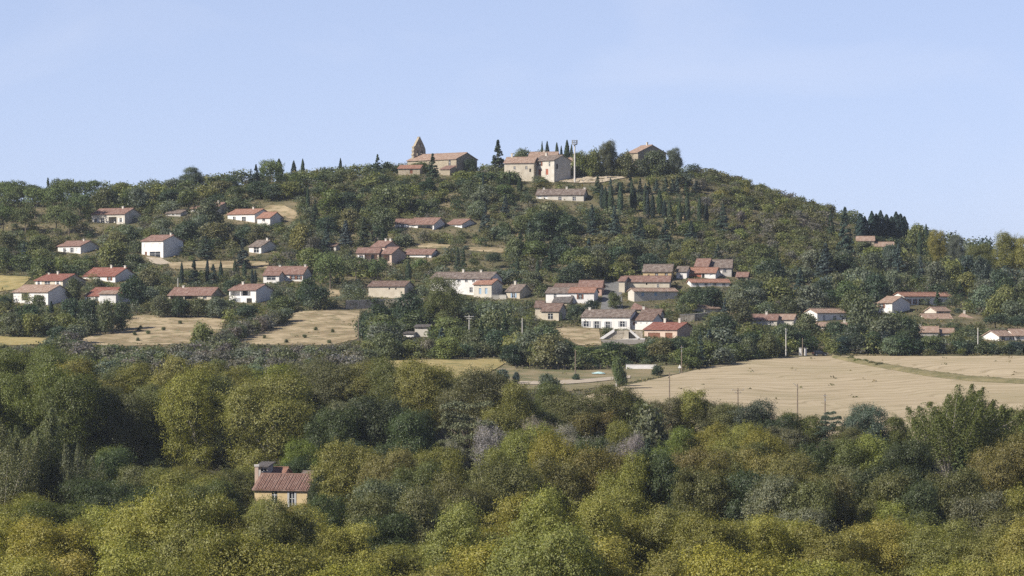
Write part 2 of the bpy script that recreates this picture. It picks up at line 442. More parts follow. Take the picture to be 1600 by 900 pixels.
patch('stubble_field', [(885, 628), (940, 612), (1000, 598), (1060, 585), (1130, 569), (1200, 560), (1300, 557), (1400, 557), (1500, 557), (1600, 557), (1760, 557), (2050, 558)],
      [(885, 640), (950, 655), (1020, 668), (1100, 676), (1180, 684), (1260, 690), (1340, 695), (1420, 698), (1500, 700), (1600, 702), (1760, 704), (2050, 704)], M_STUB, 130, 50)
patch('field_bank', [(1300, 557), (1350, 564), (1400, 572), (1450, 580), (1520, 589), (1600, 594), (1760, 601), (2050, 606)],
      [(1300, 560), (1350, 571), (1400, 580), (1450, 589), (1520, 597), (1600, 601), (1760, 608), (2050, 614)], M_BERM, 90, 10, .16, False, .10, crown=.55)
patch('dry_pasture', [(128, 531), (170, 513), (212, 493), (330, 494), (352, 498)], [(128, 537), (170, 541), (212, 541), (300, 537), (345, 520)], M_DRY, 50, 20)
patch('dry_pasture', [(385, 521), (430, 499), (470, 487), (520, 485), (562, 486)], [(368, 537), (410, 539), (470, 540), (520, 539), (560, 530)], M_DRY, 50, 20)
patch('crop_field', [(-150, 525), (0, 526), (72, 529)], [(-150, 541), (0, 541), (70, 538)], M_CROP, 40, 14)
patch('crop_field', [(-200, 428), (0, 431), (50, 433)], [(-200, 480), (0, 456), (30, 452)], M_CROP, 40, 16)
patch('crop_field', [(580, 565), (640, 563), (700, 562), (800, 561)], [(590, 592), (640, 594), (700, 594), (762, 584)], M_CROP, 60, 14)
patch('meadow', [(800, 563), (806, 577), (900, 579), (1000, 577), (1062, 570)], [(764, 585), (800, 607), (890, 612), (960, 602), (1062, 584)], M_MEADOW, 60, 16)
patch('farm_track', [(800, 597), (860, 597), (920, 593), (985, 588)], [(800, 601), (860, 603), (920, 599), (985, 592)], M_TRACK, 40, 6, .26, False)
patch('dry_slope', [(418, 322), (440, 320), (462, 330)], [(405, 330), (435, 338), (468, 345)], M_DRY, 20, 10)
patch('rock_bank', [(850, 277), (885, 268), (930, 267), (1000, 268), (1062, 267)], [(862, 284), (900, 287), (940, 286), (1000, 274), (1062, 271)], M_ROCK, 70, 14, .3, True, .13)
patch('village_street', [(944, 442), (970, 440)], [(938, 488), (974, 488)], M_ASPH, 10, 30)
patch('farmyard', [(938, 532), (975, 531), (1008, 531)], [(948, 540), (980, 539), (1006, 538)], mat_mottled('gravel', (.17, .155, .135), (.24, .22, .19), .8, .95), 20, 8)
patch('dry_terrace', [(262, 411), (340, 408), (420, 409)], [(268, 421), (340, 419), (420, 420)], M_DRY, 40, 8)
patch('dry_terrace', [(648, 382), (672, 381), (704, 383)], [(654, 387), (675, 388), (700, 388)], M_DRY, 20, 6)
patch('dry_terrace', [(728, 387), (760, 387), (794, 390)], [(734, 392), (760, 394), (788, 396)], M_DRY, 20, 6)
patch('dry_terrace', [(484, 452), (510, 452), (530, 454)], [(490, 462), (512, 464), (532, 463)], M_DRY, 20, 8)
patch('driveway', [(226, 402), (240, 403), (252, 404)], [(238, 412), (252, 414), (268, 412)], M_TRACK, 12, 8)
patch('garden_slope', [(868, 514), (900, 512), (936, 515)], [(880, 528), (905, 540), (940, 540)], M_DRY, 20, 8)

# ------------------------------------------------------------------ houses
LAND = []       # landmarks: phrase, px, py, distance
def volume(root, P0, xl, xr, xg, ye, yr, yb, wall, roof, dp=9., dD=0., wins=(), side='R', rtype='gable', chim=(), D=None, gwins=(), minpitch=13, maxpitch=27, backext=0., rib=False, cornice=True, pv=None):
    mid = (xl + xr) / 2
    if D is None: D = hit(mid, yb).y
    D = D + dD
    s = FPX / D
    gpx = abs(xg - (xr if side == 'R' else xl))
    th = math.asin(min(.88, max(.12, gpx / (s * dp)))) if gpx > 1 else R(14)
    W = (xr - xl) / (s * math.cos(th))
    hw = (yb - ye) / s
    rise = (ye - yr) / s + dp / 2 * math.cos(th) * math.tan((HOR - ye) / FPX) + .02
    half = dp / 2 if rtype != 'shed' else dp
    rise = min(max(rise, half * math.tan(R(minpitch))), half * math.tan(R(maxpitch)))
    cpx = xr if side == 'R' else xl
    C = at(cpx, yb, D)
    if side == 'R': Fv = Vector((-math.cos(th), math.sin(th), 0)); G = Vector((math.sin(th), math.cos(th), 0))
    else: Fv = Vector((math.cos(th), math.sin(th), 0)); G = Vector((-math.sin(th), math.cos(th), 0))
    base = C - P0
    P = lambda a, b, z: base + Fv * a + G * b + Vector((0, 0, z))
    # ---- walls with real openings in the front
    ops = []
    for w in wins:
        u, sill, ww, hh, st = w
        a = W * (1 - u) if side == 'R' else W * u
        a0, a1 = max(.15, a - ww / 2), min(W - .15, a + ww / 2); z1 = min(sill + hh, hw - .15)
        if a1 - a0 > .2 and z1 - sill > .2: ops.append((a0, a1, sill, z1, st))
    mb = MB()
    def face_wall(Q, L, ops_, z0=-4.):
        xs = sorted({0, L} | {o[0] for o in ops_} | {o[1] for o in ops_}); zs = sorted({z0, hw} | {o[2] for o in ops_} | {o[3] for o in ops_})
        for i in range(len(xs) - 1):
            for j in range(len(zs) - 1):
                cx = (xs[i] + xs[i + 1]) / 2; cz = (zs[j] + zs[j + 1]) / 2
                if any(o[0] < cx < o[1] and o[2] < cz < o[3] for o in ops_): continue
                mb.face([Q(xs[i], 0, zs[j]), Q(xs[i + 1], 0, zs[j]), Q(xs[i + 1], 0, zs[j + 1]), Q(xs[i], 0, zs[j + 1])])
        for a0, a1, z0_, z1_, st in ops_:
            d = 1.9 if st == 'porch' else .22
            mb.face([Q(a0, 0, z0_), Q(a0, d, z0_), Q(a0, d, z1_), Q(a0, 0, z1_)]); mb.face([Q(a1, 0, z0_), Q(a1, 0, z1_), Q(a1, d, z1_), Q(a1, d, z0_)])
            mb.face([Q(a0, 0, z0_), Q(a1, 0, z0_), Q(a1, d, z0_), Q(a0, d, z0_)]); mb.face([Q(a0, 0, z1_), Q(a0, d, z1_), Q(a1, d, z1_), Q(a1, 0, z1_)])
            if st == 'porch': mb.face([Q(a0, d, z0_), Q(a1, d, z0_), Q(a1, d, z1_), Q(a0, d, z1_)])
    face_wall(P, W, ops)
    gops = []
    for u, sill, ww, hh, st in gwins:
        gops.append((dp * u - ww / 2, dp * u + ww / 2, sill, min(sill + hh, hw - .1), st))
    Q0 = lambda a, b, z: P(b, a, z)          # gable at the corner, a runs into the depth
    face_wall(Q0, dp, gops)
    mb.face([P(W, 0, -4), P(W, dp, -4), P(W, dp, hw), P(W, 0, hw)])
    mb.face([P(W, dp, -4), P(0, dp, -4), P(0, dp, hw), P(W, dp, hw)])
    e = .03
    if rtype == 'gable':
        for a in (0, W): mb.face([P(a, 0, hw), P(a, dp, hw), P(a, dp / 2, hw + rise - e)])
    elif rtype == 'shed':
        for a in (0, W): mb.face([P(a, 0, hw), P(a, dp, hw), P(a, dp, hw + rise - e)])
        mb.face([P(0, dp, hw), P(W, dp, hw), P(W, dp, hw + rise - e), P(0, dp, hw + rise - e)])
    mb.build('wall', wallmat(wall), root)
    # ---- openings
    for Q, lst in ((P, ops), (Q0, gops)):
        for a0, a1, z0_, z1_, st in lst:
            if st == 'porch': 
                m2 = MB(); k = max(1, int((a1 - a0) / 3.2))
                for i in range(1, k):
                    m2 = MB(); aa = a0 + (a1 - a0) * i / k; m2.box(Q, aa - .16, aa + .16, .02, .32, z0_, z1_); m2.build('column', wallmat(wall), root)
                m3 = MB(); m3.box(Q, a0 + (a1 - a0) * .3, a0 + (a1 - a0) * .55, 1.84, 1.895, z0_, min(z0_ + 2.1, z1_)); m3.build('door', M_GLASS, root)
                continue
            nm, mt = ('window', M_GLASS)
            if st.startswith('door'): nm, mt = 'door', M_DOOR[st.split('_')[1]]
            if st.startswith('garage'): nm, mt = 'garage_door', M_DOOR[st.split('_')[1]]
            if st.startswith('closed'): nm, mt = 'window', M_DOOR[st.split('_')[1]]
            if st == 'dark': mt = M_DARK
            m2 = MB(); m2.box(Q, a0 + .002, a1 - .002, .14, .20, z0_ + .002, z1_ - .002)
            wobj = m2.build(nm, mt, root)
            if nm == 'window' and st != 'dark' and not st.startswith('closed'):
                m3 = MB(); am = (a0 + a1) / 2; m3.box(Q, am - .04, am + .04, .09, .138, z0_, z1_); zz = z0_ + .6 * (z1_ - z0_); m3.box(Q, a0, a1, .085, .135, zz - .03, zz + .03)
                m3.build('frame', M_DOOR['white'], wobj)
                m3 = MB(); m3.box(Q, a0 - .1, a1 + .1, -.08, .05, z0_ - .09, z0_ - .002); m3.build('sill', M_CONCRETE, wobj)
            if st.startswith('sh_'):
                for sg in (-1, 1):
                    ww = (a1 - a0) / 2; aa = a0 - ww if sg < 0 else a1
                    m3 = MB(); m3.box(Q, aa + .03, aa + ww - .03, -.06, -.012, z0_ - .03, z1_ + .03); m3.build('shutter', M_DOOR[st[3:]], wobj)
    # ---- roof
    ov = .42; th_ = .20
    rb = MB()
    def slope(pts, flip=False):
        # pts: a0,a1 eave->ridge quad given in (a,b,z), uv in metres
        rb.face([P(*p) for p in pts], [(p[0], math.hypot(p[1], p[2])) for p in pts])
    k = rise / half
    lo = hw - ov * k; A0, A1 = -ov * .8, W + ov * .8; lift = .16
    if rtype == 'gable':
        for zoff in (lift, lift - th_):
            slope([(A0, -ov, lo + zoff), (A1, -ov, lo + zoff), (A1, dp / 2, hw + rise + zoff), (A0, dp / 2, hw + rise + zoff)])
            slope([(A0, dp + ov, lo + zoff), (A1, dp + ov, lo + zoff), (A1, dp / 2, hw + rise + zoff), (A0, dp / 2, hw + rise + zoff)])
        for a in (A0, A1):
            for bq in (-ov, dp + ov):
                slope([(a, bq, lo + lift - th_), (a, bq, lo + lift), (a, dp / 2, hw + rise + lift), (a, dp / 2, hw + rise + lift - th_)])
        for bq in (-ov, dp + ov):
            slope([(A0, bq, lo + lift - th_), (A1, bq, lo + lift - th_), (A1, bq, lo + lift), (A0, bq, lo + lift)])
    elif rtype == 'shed':
        for zoff in (lift, lift - th_):
            slope([(A0, -ov, lo + zoff), (A1, -ov, lo + zoff), (A1, dp + ov, hw + rise + ov * k + zoff), (A0, dp + ov, hw + rise + ov * k + zoff)])
        for a in (A0, A1):
            slope([(a, -ov, lo + lift - th_), (a, -ov, lo + lift), (a, dp + ov, hw + rise + ov * k + lift), (a, dp + ov, hw + rise + ov * k + lift - th_)])
        slope([(A0, -ov, lo + lift - th_), (A1, -ov, lo + lift - th_), (A1, -ov, lo + lift), (A0, -ov, lo + lift)])
    else:   # hip
        h0, h1 = dp / 2, max(W - dp / 2, dp / 2 + .3)
        zt = hw + rise + lift; zl = lo + lift
        slope([(A0, -ov, zl), (A1, -ov, zl), (h1, dp / 2, zt), (h0, dp / 2, zt)]); slope([(A1, dp + ov, zl), (A0, dp + ov, zl), (h0, dp / 2, zt), (h1, dp / 2, zt)])
        slope([(A0, dp + ov, zl), (A0, -ov, zl), (h0, dp / 2, zt)]); slope([(A1, -ov, zl), (A1, dp + ov, zl), (h1, dp / 2, zt)])
        slope([(A0, -ov, zl - .15), (A1, -ov, zl - .15), (A1, dp + ov, zl - .15), (A0, dp + ov, zl - .15)])
        for bq in (-ov, dp + ov): slope([(A0, bq, zl - .15), (A1, bq, zl - .15), (A1, bq, zl), (A0, bq, zl)])
        for a in (A0, A1): slope([(a, -ov, zl - .15), (a, dp + ov, zl - .15), (a, dp + ov, zl), (a, -ov, zl)])
    ro = rb.build('roof', roofmat(roof), root)
    if rtype == 'gable':
        rc = MB(); rc.tube([P(A0, dp / 2, hw + rise + lift + .02), P(A1, dp / 2, hw + rise + lift + .02)], [.15, .15], 6); rc.build('ridge_cap', roofmat(roof), ro)
    if cornice and rtype != 'hip':
        cb = MB(); cb.box(P, .01, W - .01, -.16, -.004, hw - .32, hw - .10); cb.build('cornice', wallmat('pale' if wall != 'pale' else 'cream'), ro)
    if rib:
        m4 = MB(); n_ = int((A1 - A0) / .30)
        for i in range(n_):
            a = A0 + .15 + i * .30
            for (b0, z0_, b1, z1_) in ((-ov - .03, lo + lift, dp / 2, hw + rise + lift),):
                prev = None
                for q in range(5):
                    an = math.pi * q / 4; da = -.105 * math.cos(an); dz = .09 * math.sin(an)
                    cur = (P(a + da, b0, z0_ + dz), P(a + da, b1, z1_ + dz))
                    if prev: m4.face([prev[0], cur[0], cur[1], prev[1]], [(a, 0), (a + .1, 0), (a + .1, dp / 2), (a, dp / 2)])
                    prev = cur
        m4.build('cover_tiles', roofmat(roof), ro)
    for cu, ch in chim:
        a = W * (1 - cu) if side == 'R' else W * cu
        bb = dp * .5
        cm = MB(); cm.box(P, a - .35, a + .35, bb - .25, bb + .25, hw + rise - .3, hw + rise + ch); co = cm.build('chimney', wallmat('pale'), ro)
        cm = MB(); cm.box(P, a - .45, a + .45, bb - .35, bb + .35, hw + rise + ch + .003, hw + rise + ch + .13); cm.build('chimney_cap', M_CONCRETE, co)
    x0, x1 = min(xl, xr, xg), max(xl, xr, xg)
    protect([(x0, min(yr, ye)), (x1, min(yr, ye)), (x1, pv or ye + .95 * (yb - ye)), (x0, pv or ye + .95 * (yb - ye))], D)
    fp = [P(-.8, -.8, 0), P(W + .8, -.8, 0), P(W + .8, dp + .8, 0), P(-.8, dp + .8, 0)]
    NOGROW.append([((p + P0).x, (p + P0).y) for p in fp])
    return P, W, hw, rise, D

def house(name, label, cat, mark, vols, group=None):
    v0 = vols[0]
    P0 = hit((v0[0] + v0[1]) / 2, v0[5]) if 'D' not in (v0[8] if len(v0) > 8 else {}) else at((v0[0] + v0[1]) / 2, v0[5], v0[8]['D'])
    root = empty(name, P0)
    tag(root, label, cat, group)
    out = []
    for v in vols:
        kw = dict(v[8]) if len(v) > 8 else {}
        if v is not v0 and 'D' not in kw: kw['D'] = P0.y
        out.append(volume(root, P0, *v[:8], **kw))
    xs = [v[0] for v in vols] + [v[1] for v in vols]
    LAND.append((mark, sum(xs) / len(xs), v0[5], P0.y))
    return root, P0, out

VG = 'houses of the hillside village'
def W2(n, sill=1.0, w=1.1, h=1.3, st='sh_white', lo=.15, hi=.85):
    return [(lo + (hi - lo) * (i / (n - 1) if n > 1 else .5), sill, w, h, st) for i in range(n)]

house('village_house', 'pale bungalow with pinkish roof and recessed porch, highest house at far left', 'house', 'the far-left pale bungalow',
      [(139, 195, 216, 334, 326, 352, 'pale', 'pinkbrown', dict(dp=10, wins=[(.13, 1.2, 1.2, 1.4, 'sh_white'), (.33, 1., 1.7, 1.7, 'window'), (.63, .1, 3.6, 3.0, 'porch'), (.88, 1.2, 1.1, 1.4, 'sh_white')], gwins=[(.5, 1.2, 1, 1.2, 'window')], chim=[(.7, .8)]))], VG)
house('village_house', 'small white bungalow with dull pink roof amid scrub at the left', 'house', 'the small pink-roofed bungalow',
      [(86, 126, 150, 384, 377, 398, 'white', 'pinkbrown', dict(dp=9, wins=[(.3, 1, 1.2, 1.3, 'sh_white'), (.62, .9, 1.1, 1.5, 'sh_grey'), (.85, 1, 1, 1.3, 'closed_white')], chim=[(.75, .7)]))], VG)
house('village_house', 'tall white two-storey house with rusty roof above the white driveway', 'house', 'the tall house with white driveway',
      [(218, 255, 282, 376, 368, 403, 'white', 'pinkbrown', dict(dp=10, wins=W2(3, 3.6, 1.0, 1.4, 'closed_white', .18, .85) + [(.2, .1, 1.0, 2.1, 'door_brown'), (.62, .2, 5.0, 2.0, 'window')], chim=[(.9, .8)]))], VG)
house('village_house', 'bungalow with grey gable half behind a tree, left of orange roof', 'house', 'the bungalow behind the tree',
      [(295, 338, 362, 325, 317, 337, 'grey', 'pinkbrown', dict(dp=10, wins=W2(2, 1, 1.2, 1.4, 'window'), gwins=[(.35, 1, .9, 1.2, 'window')], chim=[(.75, .7)])),
       (258, 282, 295, 333, 329, 340, 'grey', 'greybrown', dict(dp=7, wins=W2(1)))], VG)
house('village_house', 'long white house with bright orange roof and lower right wing', 'house', 'the orange-roofed white house',
      [(353, 398, 421, 334, 327, 348, 'white', 'orange', dict(dp=10, wins=[(.25, 1, 1.2, 1.3, 'sh_white'), (.6, .1, 1.8, 2.1, 'window')], chim=[(.65, .8)])),
       (401, 422, 440, 340, 332, 349, 'white', 'orange', dict(dp=8, dD=-5, wins=[(.5, .9, 1.2, 1.2, 'window')]))], VG)
house('village_house', 'white house with grey-brown roof sunk in dark trees below the orange roof', 'house', 'the white house among dark trees',
      [(388, 408, 432, 385, 376, 397, 'white', 'greybrown', dict(dp=10, wins=[(.6, .6, 2.2, 1.8, 'window')], chim=[(.8, .8)]))], VG)
house('garden_hut', 'tiny pale hut with brown roof alone among trees above the villa', 'hut', 'the tiny hut',
      [(514, 525, 530, 384, 381, 393, 'pale', 'brown', dict(dp=4, wins=[(.5, 0, .9, 1.7, 'door_brown')]))])
house('village_house', 'cream house with red roof directly behind the white balcony house', 'house', 'the red-roofed cream house',
      [(49, 98, 128, 438, 429, 450, 'cream', 'red', dict(dp=11, wins=[(.15, 1, 1.2, 1.3, 'sh_white'), (.45, .6, 2.4, 1.6, 'window'), (.83, 1, 1.2, 1.3, 'sh_white')], chim=[(.42, 1.), (.1, .5)]))], VG)
house('village_house', 'white house with pale tan roof and recessed balcony at the left edge', 'house', 'the white balcony house',
      [(15, 75, 103, 456, 446, 478, 'white', 'tan', dict(dp=11, wins=[(.34, 1.7, 2.9, 2.3, 'porch'), (.6, 1.5, 1.6, 1.4, 'closed_white'), (.34, -.6, 2.8, 1.6, 'garage_grey')], chim=[]))], VG)
house('village_house', 'white house with red roof and two chimneys beside the dark hedge', 'house', 'the twin-chimney red-roofed house',
      [(124, 180, 209, 431, 419, 442, 'white', 'red', dict(dp=11, wins=[(.25, .1, 1.6, 2.0, 'window'), (.5, .8, 1.2, 1.3, 'sh_white'), (.83, .8, 1.2, 1.4, 'sh_brown')], chim=[(.55, 1.), (.97, .8)]))], VG)
house('village_house', 'white house with bright red roof partly hidden by a round tree', 'house', 'the red roof behind the tree',
      [(128, 186, 214, 462, 450, 474, 'white', 'red', dict(dp=11, wins=[(.1, 1, 1.2, 1.3, 'sh_white'), (.35, .9, 1.2, 1.3, 'sh_white')])),
       (155, 181, 184, 459, 455, 472, 'white', 'tan', dict(dp=4, dD=-5, rtype='shed', maxpitch=12, minpitch=8))], VG)
house('village_house', 'long low house with pinkish roof and columned porch above dry pasture', 'house', 'the columned low house',
      [(261, 330, 345, 461, 450, 470, 'cream', 'pinkbrown', dict(dp=10, wins=[(.36, .1, 9.5, 1.6, 'porch'), (.85, .7, 1.2, 1.0, 'window')], chim=[(.2, .7)]))], VG)
house('village_house', 'house with rust roof, deep shaded porch and blue-grey side wall', 'house', 'the deep-porch house',
      [(356, 400, 423, 453, 445, 475, 'white', 'pinkbrown', dict(dp=10, wins=[(.42, 2.6, 7.5, 1.9, 'porch'), (.3, .2, 2.5, 1.6, 'garage_grey'), (.75, .2, 2, 1.6, 'dark')], chim=[(.2, .9)]))], VG)
house('village_house', 'brown-roofed house with white wing between cypresses and umbrella pine', 'house', 'the brown-roofed winged house',
      [(411, 473, 484, 428, 417, 440, 'white', 'pinkbrown', dict(dp=10, wins=[(.75, .7, 1.2, 1.2, 'sh_brown'), (.9, .7, 1.1, 1.2, 'sh_brown')], chim=[(.95, .7), (.3, .5)])),
       (411, 436, 442, 430, 425, 440, 'white', 'pinkbrown', dict(dp=6, dD=-5, wins=[(.5, .6, 3, 1.2, 'window')]))], VG)
house('village_house', 'low three-part bungalow with maroon roofs and white posts, below the church', 'house', 'the three-part bungalow',
      [(637, 678, 697, 350, 341, 360, 'white', 'pinkbrown', dict(dp=10, wins=[(.22, .1, 1.6, 1.7, 'closed_white'), (.66, .1, 6., 1.7, 'porch')])),
       (617, 646, 650, 349, 343, 358, 'white', 'pinkbrown', dict(dp=8, dD=4, wins=[(.4, .8, 1.1, 1., 'sh_white')])),
       (697, 722, 746, 350, 343, 360, 'white', 'pinkbrown', dict(dp=9, dD=3, wins=[(.4, .1, 2.0, 1.6, 'dark'), (.8, .1, 1.6, 1.7, 'garage_white')]))], VG)
house('village_villa', 'pinkish split-level villa with small tower and arcaded porches', 'villa', 'the pink villa',
      [(580, 601, 622, 385, 377, 409, 'pink', 'pinkbrown', dict(dp=10, wins=[(.5, 3.3, 2.6, 1.4, 'porch')], chim=[(.9, .8), (.55, .8)])),
       (557, 592, 596, 395, 388, 409, 'pink', 'pinkbrown', dict(dp=8, dD=-5, wins=[(.2, .4, 1.2, 1.8, 'sh_white'), (.64, .2, 4.4, 2.3, 'porch')])),
       (595, 612, 632, 396, 387, 409, 'pink', 'pinkbrown', dict(dp=10, dD=-6, wins=[(.5, .2, 2.4, 2.2, 'porch')]))], VG)
house('village_house', 'low white house with brown-pink roof right beside the pink villa', 'house', 'the low house beside the villa',
      [(630, 674, 686, 397, 390, 404, 'white', 'pinkbrown', dict(dp=9, wins=W2(2, .4, 1.2, 1.1, 'window')))], VG)
house('barn', 'plain cream barn with brown roof on top of the stone retaining wall', 'barn', 'the plain cream barn',
      [(575, 632, 645, 447, 440, 467, 'cream', 'brown', dict(dp=10, wins=[(.58, 3.0, .5, .5, 'dark'), (.76, 3.0, .5, .5, 'dark'), (.95, 1., .5, .6, 'dark')]))])
house('farmhouse', 'long white farmhouse with grey-brown roof behind the big leafy tree', 'farmhouse', 'the long white farmhouse',
      [(672, 766, 784, 435, 426, 462, 'white', 'greybrown', dict(dp=11, wins=[(.48, 4.5, 1.0, 1.2, 'window'), (.6, 4.5, .9, 1.1, 'window'), (.72, 4.5, .9, 1.1, 'window'), (.85, 4.5, .9, 1.1, 'window'), (.68, 1.2, 1.1, 1.5, 'window')], chim=[(.45, 1.), (.75, .8)]))], VG)
house('village_house', 'narrow two-storey house with orange-red roof and blue shutters', 'house', 'the narrow blue-shuttered house',
      [(740, 768, 785, 444, 437, 467, 'pale', 'orange', dict(dp=8, wins=[(.36, 1.6, .9, 1.9, 'closed_blue'), (.7, 1.6, .9, 1.9, 'closed_blue'), (.36, 3.95, .4, .3, 'dark')]))], VG)
house('village_house', 'small cream house with brown roof and chimney right of blue shutters', 'house', 'the small cream house',
      [(791, 812, 830, 455, 445, 467, 'cream', 'greybrown', dict(dp=8, wins=[(.55, .4, 1.1, 1.4, 'sh_blue')], chim=[(.25, 1.2)]))], VG)
house('village_house', 'low cream house with brown roof down the slope from white row', 'house', 'the low cream house downhill',
      [(846, 873, 886, 486, 475, 501, 'cream', 'brown', dict(dp=9, wins=[(.52, .5, 1.6, 1.7, 'window')])),
       (836, 848, 851, 480, 471, 494, 'cream', 'brown', dict(dp=8, dD=4))], VG)
house('village_house', 'white row house with half brown, half red roof beside the street', 'house', 'the white row house',
      [(889, 928, 936, 457, 450, 475, 'white', 'orange', dict(dp=9, wins=[(.45, 1.6, 1.1, 1.5, 'sh_brown'), (.12, 2.2, .6, .6, 'dark')])),
       (853, 889, 889.5, 457.5, 450, 475, 'white', 'greybrown', dict(dp=9, dD=1.5, wins=[(.4, 2, .9, 1.1, 'window')]))], VG)
house('village_house', 'red-brown roofed house rising behind the white row house', 'house', 'the house behind the row',
      [(904, 940, 943, 449, 439, 462, 'rose', 'pinkbrown', dict(dp=10, wins=[(.5, 2, 1, 1, 'window')])),
       (864, 905, 906, 451, 444, 462, 'grey', 'brown', dict(dp=9, dD=1))], VG)
house('stone_shed', 'dark mossy-roofed shed standing before the white row house', 'shed', 'the mossy shed',
      [(864, 890, 901, 472, 462, 478, 'stone', 'slate', dict(dp=7, wins=[]))])
house('farmhouse', 'big white farmhouse with shuttered windows above the garden stair', 'farmhouse', 'the big white farmhouse',
      [(909, 984, 1001, 495, 485, 515, 'white', 'greybrown', dict(dp=10, wins=[(.1, .9, 1.5, 1.6, 'sh_grey'), (.32, .1, 1.3, 2.4, 'sh_grey'), (.55, .1, 1.2, 2.3, 'sh_grey'), (.85, .9, 1.4, 1.6, 'sh_grey')], chim=[(.07, .8)])),
       (987, 1020, 1037, 500, 491, 517, 'white', 'brown', dict(dp=9, dD=-1, wins=[(.12, 1.6, .8, 1.2, 'door_brown'), (.45, 2.2, .3, .3, 'dark'), (.72, 2.2, .3, .3, 'dark'), (.82, -2.5, .7, 2.2, 'dark')])),
       (1001, 1031, 1040, 492, 484, 512, 'grey', 'brown', dict(dp=9, dD=8, chim=[(.05, .9)]))], VG)
house('outbuilding', 'low brick-fronted outbuilding with vivid red roof beside white farmhouse', 'outbuilding', 'the vivid red-roofed outbuilding',
      [(1008, 1058, 1090, 515, 505, 529, 'pink', 'red', dict(dp=12, wins=[(.3, .1, 4., 1.6, 'closed_brown'), (.75, .1, 2.4, 1.6, 'garage_brown')], chim=[(.35, 1.3), (.8, 1.3)]))])
house('village_house', 'ochre house with grey-brown roof and three small upper windows', 'house', 'the ochre house',
      [(1005, 1049, 1056, 424, 414, 440, 'ochre', 'greybrown', dict(dp=9, wins=[(.2, 1.5, .7, .9, 'dark'), (.48, 1.6, 1., 1.1, 'window'), (.82, 1.6, 1., 1.1, 'window')], chim=[]))], VG)
house('village_house', 'cream terrace house with long mottled roof at the top of street', 'house', 'the cream terrace house',
      [(975, 1046, 1049, 440, 432, 456, 'cream', 'pinkbrown', dict(dp=9, wins=[(.06, .6, .8, 2.0, 'door_grey'), (.5, 2.3, .5, .6, 'dark'), (.75, 1.6, .7, .9, 'window')])),
       (967, 976, 977, 439, 433, 458, 'cream', 'pinkbrown', dict(dp=9, dD=-2, wins=[]))], VG)
house('village_house', 'long house with shaded grey front, blue shutters and sunlit end wall', 'house', 'the shaded blue-shuttered house',
      [(991, 1060, 982, 455, 448, 472, 'pale', 'tan', dict(dp=4.2, side='L', wins=[(.2, 2., 1.1, 1.6, 'closed_blue'), (.5, 2., 1.1, 1.6, 'closed_blue'), (.75, 2, .9, 1.4, 'closed_grey'), (.5, -.4, 1, 1., 'dark')], maxpitch=22))], VG)
house('village_house', 'grey-roofed house with stone walls, uppermost of the village cluster', 'house', 'the uppermost stone house',
      [(1106, 1143, 1147, 418, 405, 431, 'grey', 'greybrown', dict(dp=10, wins=[(.4, 1.2, .9, 1.2, 'window'), (.72, 1.2, .9, 1.4, 'window'), (.55, .1, .8, 1.8, 'door_white')])),
       (1086, 1106, 1106.5, 416, 405, 430, 'rose', 'pinkbrown', dict(dp=10, dD=-1.5))], VG)
house('village_house', 'white house with rusty roof and dark doorway amid the upper cluster', 'house', 'the rusty-roofed white house',
      [(1073, 1118, 1119, 426, 419, 435, 'white', 'orange', dict(dp=8, wins=[(.22, .3, 6., 1.3, 'closed_redbrown'), (.58, .2, .9, 1.5, 'dark'), (.85, .7, .9, .7, 'closed_white')], chim=[]))], VG)
house('village_house', 'low long house with coral roof and bright left end wall', 'house', 'the coral-roofed long house',
      [(1080, 1141, 1075, 441, 434, 449, 'white', 'orange', dict(dp=5, side='L', wins=W2(4, .6, 1., .8, 'window'), maxpitch=20))], VG)
house('cottage', 'little pale cottage squeezed between the ochre and rusty-roofed houses', 'cottage', 'the little pale cottage',
      [(1057, 1073, 1074, 424, 417, 436, 'white', 'greybrown', dict(dp=7, wins=[(.5, .6, .9, .9, 'window')]))])
house('open_shed', 'open wooden shed with brown roof at the right end of the upper cluster', 'shed', 'the open wooden shed',
      [(1151, 1168, 1173, 432, 426, 438, 'stone', 'pinkbrown', dict(dp=5, wins=[(.5, .1, 2.5, .9, 'dark')]))])
house('garage', 'flat tan-roofed garage alone between trees right of shaded house', 'garage', 'the tan-roofed garage',
      [(1101, 1126, 1087, 482, 476, 489, 'pale', 'tan', dict(dp=5, side='L', maxpitch=18))])
house('village_house', 'low house with dusky pink roof half hidden above the hedge', 'house', 'the half-hidden pink-roofed house',
      [(1161, 1214, 1222, 500, 492, 508, 'pale', 'pinkbrown', dict(dp=10, wins=W2(2, .5, 1.1, 1., 'window'), chim=[(.66, .9)])),
       (1216, 1240, 1249, 499, 492, 507, 'pale', 'tan', dict(dp=8, dD=3))], VG)
house('village_house', 'house with bright triangular end wall peeping out of trees', 'house', 'the bright-gabled house',
      [(1277, 1335, 1258, 489, 483, 503, 'white', 'tan', dict(dp=7, side='L', wins=[(.2, .4, 1, 1.7, 'door_grey'), (.5, .6, 1.1, 1.2, 'window'), (.75, .6, 1.1, 1.2, 'window')]))], VG)
house('village_house', 'low roof of patchy salmon tiles deep behind the dark hedge', 'house', 'the salmon-tiled roof',
      [(1271, 1326, 1335, 510, 505, 516, 'pale', 'tan', dict(dp=9, chim=[(.85, .9)]))], VG)
house('village_house', 'white two-storey house with beige roof and big blue-grey gable', 'house', 'the blue-gabled white house',
      [(1374, 1394, 1428, 473, 464, 491, 'white', 'tan', dict(dp=12, wins=[(.25, 2.0, 1.2, 1.4, 'sh_brown'), (.65, 2.2, 1.1, 1.2, 'closed_white')])),
       (1360, 1376, 1377, 481, 474, 491, 'white', 'tan', dict(dp=7, dD=2, rtype='shed', maxpitch=18))], VG)
